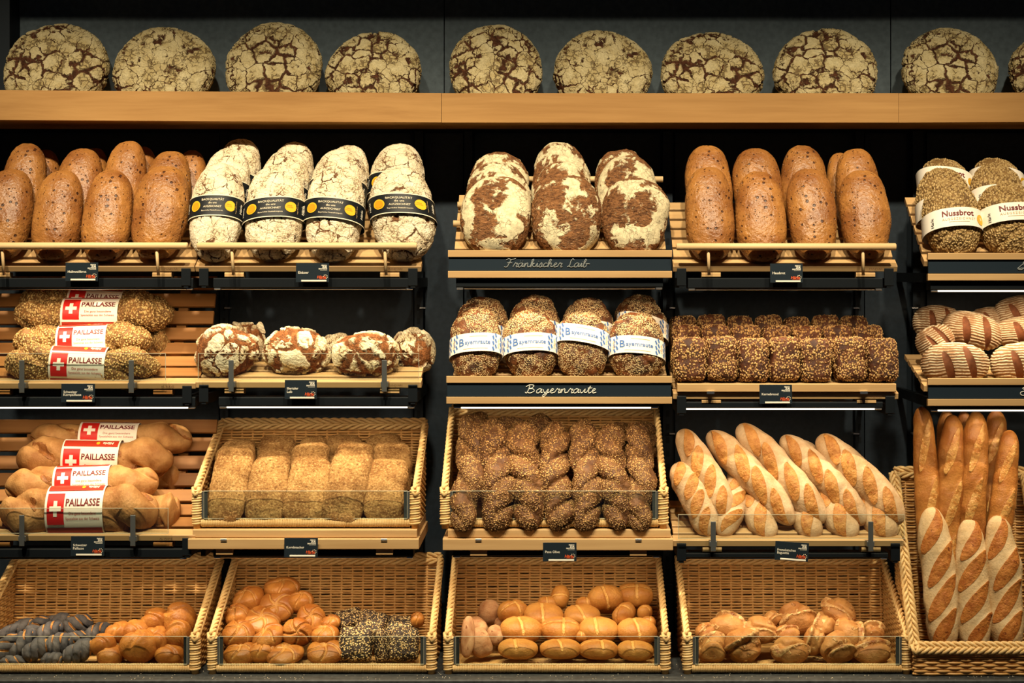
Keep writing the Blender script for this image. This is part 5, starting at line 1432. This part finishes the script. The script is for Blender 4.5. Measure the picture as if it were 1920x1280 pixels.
# --- small rolls; the top of each roll is +z
def rolls(name, protos, rows, group, cat='roll', y_front=1238, depth=0.20, span=140.0, Yoff=0.045):
    for (px, py, wpx, hpx, v, tilt, yaw, rl, lb) in rows:
        Y = Yoff + max(0.0, (y_front - 22 - py)) / span * depth
        s = SS(Y); me, nom, ch = protos[v % len(protos)]
        w, H = wpx * s * 1.06, hpx * s * 1.08
        Mx = Matrix.Translation(W(px, py, Y)) @ Matrix.Rotation(R_(rl), 4, 'Y') @ Matrix.Rotation(R_(tilt), 4, 'X') @ Matrix.Rotation(R_(yaw), 4, 'Z')
        dd = nom[1]
        k = w / nom[0]
        c_, s_ = abs(math.cos(R_(tilt))), abs(math.sin(R_(tilt)))
        hz = math.sqrt(max(H * H - (nom[1] * k * s_) ** 2, (0.35 * H) ** 2)) / max(c_, 0.35)
        hz = min(hz, nom[2] * k * 1.5)
        Mx = Mx @ Matrix.Diagonal((k, k, hz / nom[2], 1))
        o = link(name, me, mw=Mx); tag(o, lb, cat, group)
KA = [(loaf_ico('star_roll', B_['kaiser'], 0.095, 0.088, 0.062, 300 + i, sub=6, n=2.1, nz=2.2, lump=0.006, lsc=14, back=1.0, fn=star_fn(0.0065, 5, 0.7)), (0.095, 0.088, 0.062), ()) for i in range(3)]
gka = 'shiny star-cut rolls piled in the basket'
rolls('star_roll', KA, [
    (529, 1103, 64, 36, 0, 10, 20, 0, 'star roll on the very top of the pile'),
    (466, 1125, 60, 40, 1, 15, 60, -22, 'star roll at the left shoulder of the pile'),
    (563, 1129, 46, 36, 2, 12, 10, 8, 'small star roll just below and right of the topmost'),
    (519, 1138, 66, 44, 0, 55, 10, 0, 'star roll showing its star, centre below the topmost'),
    (447, 1155, 48, 40, 1, 25, 80, -25, 'star roll at the left, under the left shoulder roll'),
    (490, 1162, 66, 40, 2, 35, 40, 12, 'star roll overlapping the left middle of the pile'),
    (583, 1160, 56, 44, 0, 50, 100, 10, 'star roll with blistered crust at the right of the pile'),
    (447, 1189, 58, 44, 2, 30, 0, 8, 'star roll by the left basket side behind the guard edge'),
    (557, 1186, 54, 68, 1, 70, 30, 25, 'upright star roll in the centre front, split side out'),
    (504, 1195, 62, 40, 0, 20, 45, -25, 'tilted star roll in the middle, left of the upright one'),
    (610, 1191, 50, 34, 1, 10, 70, 0, 'star roll beside the sesame squares, upper'),
    (452, 1225, 62, 36, 2, 15, 0, 0, 'star roll at the bottom left corner'),
    (534, 1224, 72, 34, 0, 20, 60, 0, 'star roll at the bottom centre'),
    (610, 1222, 66, 38, 1, 25, 15, 0, 'star roll at the bottom, touching the sesame squares'),
    (490, 1222, 50, 34, 2, 10, 15, 0, 'shaded star roll between bottom left and bottom centre rolls'),
    (620, 1167, 34, 24, 2, 20, 15, 0, 'roll just visible behind, left of the slanted seeded square'),
    (783, 1162, 26, 40, 1, 20, 90, 0, 'lone small roll in the far right corner behind seeded squares')], gka)
SQ = [(loaf_ico('seeded_square', B_['sespop'], 0.080, 0.050, 0.085, 320 + i, sub=5, n=3.6, nz=6.5, lump=0.004, lsc=18, back=0.8), (0.080, 0.050, 0.085), ()) for i in range(2)]
for (x0, x1, y0, y1, rl, ln, yw, Y, v, lb) in [
    (634, 703, 1178, 1238, 0, 22, -8, 0.05, 0, 'sesame and poppy square in front, left one'),
    (700, 732, 1180, 1238, 0, 10, 50, 0.06, 1, 'narrow edge-on sesame and poppy square in the middle'),
    (728, 788, 1178, 1238, 0, 22, 4, 0.05, 1, 'sesame and poppy square in front, right one'),
    (668, 728, 1146, 1196, 10, 40, -15, 0.13, 1, 'sesame and poppy square leaning behind the left one'),
    (722, 788, 1160, 1200, 5, 45, 8, 0.13, 0, 'sesame and poppy square leaning behind the right one'),
    (625, 688, 1150, 1176, -28, 70, 0, 0.16, 0, 'slanted seeded square topmost beside the star rolls')]:
    s = SS(Y); me, nom, ch = SQ[v]
    place('seeded_square', me, W((x0 + x1) / 2, (y0 + y1) / 2, Y), (x1 - x0) * s * 0.90, 0.045, max((y1 - y0) * s, 0.07 if ln > 30 else 0), nom, lean=R_(ln), roll=R_(rl), yaw=R_(yw), label=lb, cat='roll', group='sesame and poppy squares')

LR = [(loaf_ico('light_roll', B_['light'], 0.105, 0.080, 0.062, 340 + i, sub=5, n=2.2, nz=2.3, lump=0.005, lsc=12, back=1.0, fn=cross_fn(0.005, 0.0045, i == 2, [0.004, 0.010, -0.008][i])), (0.105, 0.080, 0.062), ()) for i in range(3)]
glr = 'smooth light rolls in the basket'
rolls('light_roll', LR, [
    (972, 1216, 72, 34, 1, 5, 0, 0, 'light roll, bottom row, first from left'), (1050, 1216, 74, 34, 0, 5, 8, 0, 'light roll, bottom row, second from left'),
    (1122, 1217, 70, 34, 2, 5, 0, 0, 'light roll, bottom row, third from left'), (1192, 1219, 66, 34, 1, 5, -5, 0, 'light roll, bottom row, rightmost'),
    (977, 1179, 76, 44, 0, 22, 10, 4, 'light roll, second row, first from left'), (1051, 1179, 72, 43, 2, 28, -8, 0, 'light roll, second row, second from left'),
    (1123, 1180, 72, 42, 1, 25, 0, 0, 'light roll, second row, third from left'), (1193, 1183, 72, 46, 0, 28, 12, 6, 'light roll, second row, rightmost'),
    (961, 1146, 56, 40, 2, 25, 30, 8, 'light roll, third row, beside the dark floury rolls'), (1019, 1153, 72, 42, 0, 35, 0, 4, 'light roll, third row, above the left second-row pair'),
    (1092, 1153, 66, 36, 1, 25, 20, 4, 'light roll, third row, under the cross-cut top roll'), (1170, 1151, 48, 36, 2, 15, 40, -28, 'light roll standing slanted, third row, towards the right'),
    (1050, 1119, 44, 60, 1, 50, 80, -6, 'light roll balanced upright on top at the centre'), (1134, 1123, 66, 54, 0, 55, 20, 12, 'light roll showing its cut face, on top right of centre'),
    (1190, 1116, 66, 44, 2, 25, -12, -5, 'light roll on top at the right against the basket'), (1209, 1148, 32, 30, 1, 10, 60, 0, 'light roll in the right corner, third row'),
    (1026, 1131, 36, 26, 0, 5, 0, 0, 'light roll half hidden behind the upright centre roll'), (1097, 1132, 34, 26, 2, 5, 0, 0, 'light roll half hidden left of the cut-face roll'),
    (1090, 1192, 26, 20, 0, 5, 0, 0, 'light roll glimpsed in the gap of the second row'), (1216, 1166, 26, 22, 2, 5, 0, 0, 'light roll glimpsed by the right basket wall')], glr)
DR = [(loaf_ico('brown_floury_roll', B_['rbrown'], 0.060, 0.055, 0.10, 360 + i, sub=5, n=2.2, nz=2.4, lump=0.008, lsc=14, back=1.0), (0.060, 0.055, 0.10), ()) for i in range(2)]
for (px, py, w, h, rl, Y, v, lb) in [
    (877, 1193, 26, 76, 2, 0.06, 0, 'upright brown floury roll at the left end'), (900, 1205, 42, 56, -28, 0.08, 1, 'brown floury roll slanting beside the upright one'),
    (893, 1178, 40, 44, -35, 0.12, 0, 'brown floury roll behind the upright one'), (918, 1149, 40, 48, -8, 0.17, 1, 'brown floury roll with bare patch, topmost of its heap'),
    (929, 1190, 30, 38, -20, 0.09, 0, 'small pale-tipped floury roll beside the light rolls'), (938, 1170, 22, 26, 0, 0.14, 1, 'sliver of floury roll between heap and light rolls')]:
    s = SS(Y); me, nom, ch = DR[v]
    place('brown_floury_roll', me, W(px, py, Y), w * s, w * s * 0.9, h * s, nom, lean=R_(12), roll=R_(rl), label=lb, cat='roll', group='brown floury rolls')

KT = [(loaf_ico('knotted_roll', B_['knot'], 0.085, 0.080, 0.068, 380 + i, sub=5, n=2.1, nz=2.1, lump=0.013, lsc=16, back=1.0, fn=fold_fn(i + 3)), (0.085, 0.080, 0.068), ()) for i in range(5)]
gkt = 'floury knotted rolls in the basket'
rolls('knotted_roll', KT, [
    (1335, 1218, 54, 50, 0, 25, 0, 0, 'knotted roll, bottom row, left end'), (1394, 1212, 64, 62, 1, 70, 30, 0, 'round flat-faced knotted roll, bottom row, second'),
    (1480, 1220, 66, 46, 2, 15, 50, 0, 'knotted roll, bottom row, centre'), (1572, 1215, 60, 52, 3, 35, 10, 0, 'knotted roll, bottom row, right of centre'),
    (1636, 1221, 72, 44, 4, 15, 0, 0, 'wide knotted roll, bottom row, right end'), (1527, 1203, 42, 62, 0, 40, 80, 10, 'tall narrow knotted roll between centre and right'),
    (1361, 1173, 60, 42, 3, 20, 140, 0, 'knotted roll with dark fold, upper left'), (1422, 1181, 62, 44, 2, 30, 20, 0, 'wrinkled knotted roll, upper row, second'),
    (1478, 1189, 46, 34, 4, 15, 0, 0, 'small knotted roll stacked on the bottom centre one'), (1492, 1158, 66, 56, 1, 35, 200, 0, 'largest knotted roll at the top of the middle'),
    (1545, 1172, 44, 34, 0, 20, 60, 0, 'knotted roll in the dip between the two peaks'), (1572, 1146, 62, 42, 2, 25, 0, 14, 'curved knotted roll topmost at the right'),
    (1592, 1187, 58, 48, 3, 35, 90, 20, 'knotted roll under the curved topmost one'), (1638, 1184, 38, 38, 1, 25, 0, 0, 'small knotted roll at the right end, upper'),
    (1326, 1186, 44, 32, 4, 15, 30, 0, 'knotted roll in the left corner behind the others'), (1450, 1160, 34, 26, 3, 15, 30, 0, 'knotted roll glimpsed behind the largest one')], gkt)

PO = []
for i in range(3):
    PO.append((loaf_tube('poppy_roll', B_['poppy'], 0.025, 0.115, 400 + i, nz=90, nph=40, flat=0.95, pe=3, twist=60 * (1 if i % 2 else -1), lobes=3, lamp=0.12, groove=0.20, lump=0.007, lsc=30, slashes='groove'), (0.050, 0.0475, 0.115), ()))
gp = 'twisted poppy rolls in the basket'
for (px, py, ln_, wd, ang, Y, v, lb) in [
    (28, 1179, 68, 26, 62, 0.13, 0, 'poppy roll with bare orange side, far left back'), (8, 1214, 64, 32, 40, 0.06, 1, 'poppy roll cut by the left edge, in front'),
    (41, 1206, 66, 32, 38, 0.075, 2, 'poppy roll slanting, second in the front'), (63, 1180, 66, 34, 50, 0.14, 1, 'poppy roll slanting behind the second front one'),
    (67, 1217, 52, 38, 50, 0.055, 0, 'poppy roll with golden spiral, third in the front'), (92, 1184, 56, 34, 55, 0.12, 2, 'poppy roll in the centre of the poppy heap'),
    (106, 1166, 52, 32, 70, 0.18, 0, 'poppy roll at the top left of the heap'), (146, 1173, 56, 40, 70, 0.16, 1, 'thick striped poppy roll at the top of the heap'),
    (110, 1208, 52, 42, 60, 0.08, 2, 'poppy roll showing its coiled end, right of the front row'), (97, 1236, 40, 30, 80, 0.05, 0, 'poppy roll lying lowest below the coiled-end roll'),
    (26, 1241, 60, 26, 90, 0.05, 1, 'dark poppy roll low in the left corner'), (147, 1221, 60, 40, 55, 0.05, 0, 'large dark poppy roll next to the plain rolls'),
    (183, 1186, 52, 34, 60, 0.14, 2, 'plain dark poppy roll at the right of the heap'), (142, 1197, 44, 28, 70, 0.12, 1, 'poppy roll in the gap at the heap centre')]:
    s = SS(Y); me, nom, ch = PO[v]
    place('poppy_roll', me, W(px, py, Y), wd * s, wd * s * 0.95, ln_ * s * 1.05, nom, lean=R_(25), roll=R_(ang), label=lb, cat='roll', group=gp)
TR = [(loaf_ico('plain_roll', B_['kaiser'], 0.088, 0.075, 0.062, 420 + i, sub=5, n=2.2, nz=2.2, lump=0.007, lsc=14, back=1.0, fn=fold_fn(30 + i, 0.004, 0.45)), (0.088, 0.075, 0.062), ()) for i in range(3)]
rolls('plain_roll', TR, [
    (207, 1228, 52, 34, 0, 10, 90, 0, 'plain brown roll, bottom, next to the poppy rolls'), (260, 1211, 68, 54, 1, 10, 0, 0, 'large plain roll with wrinkled top, front centre'),
    (318, 1228, 52, 34, 2, 10, 0, 0, 'plain brown roll, bottom right corner'), (194, 1210, 46, 38, 2, 20, 0, -10, 'darker roll behind the bottom left plain one'),
    (255, 1184, 52, 38, 0, 15, 0, 0, 'smooth round roll just behind the large wrinkled one'), (222, 1185, 48, 34, 1, 20, 0, -8, 'brown roll between poppy heap and the smooth round one'),
    (292, 1166, 54, 44, 2, 30, 0, -20, 'brown roll leaning on the basket back, upper'), (337, 1162, 62, 56, 0, 35, 60, -30, 'brown roll at the top right by the basket side'),
    (333, 1190, 52, 50, 1, 35, 60, 0, 'brown roll at the right, below the topmost'), (300, 1205, 34, 34, 2, 15, 0, 0, 'brown roll wedged between large and corner rolls'),
    (291, 1187, 42, 26, 1, 15, 0, 0, 'brown roll glimpsed behind the large wrinkled one')], 'plain brown rolls in the left basket')
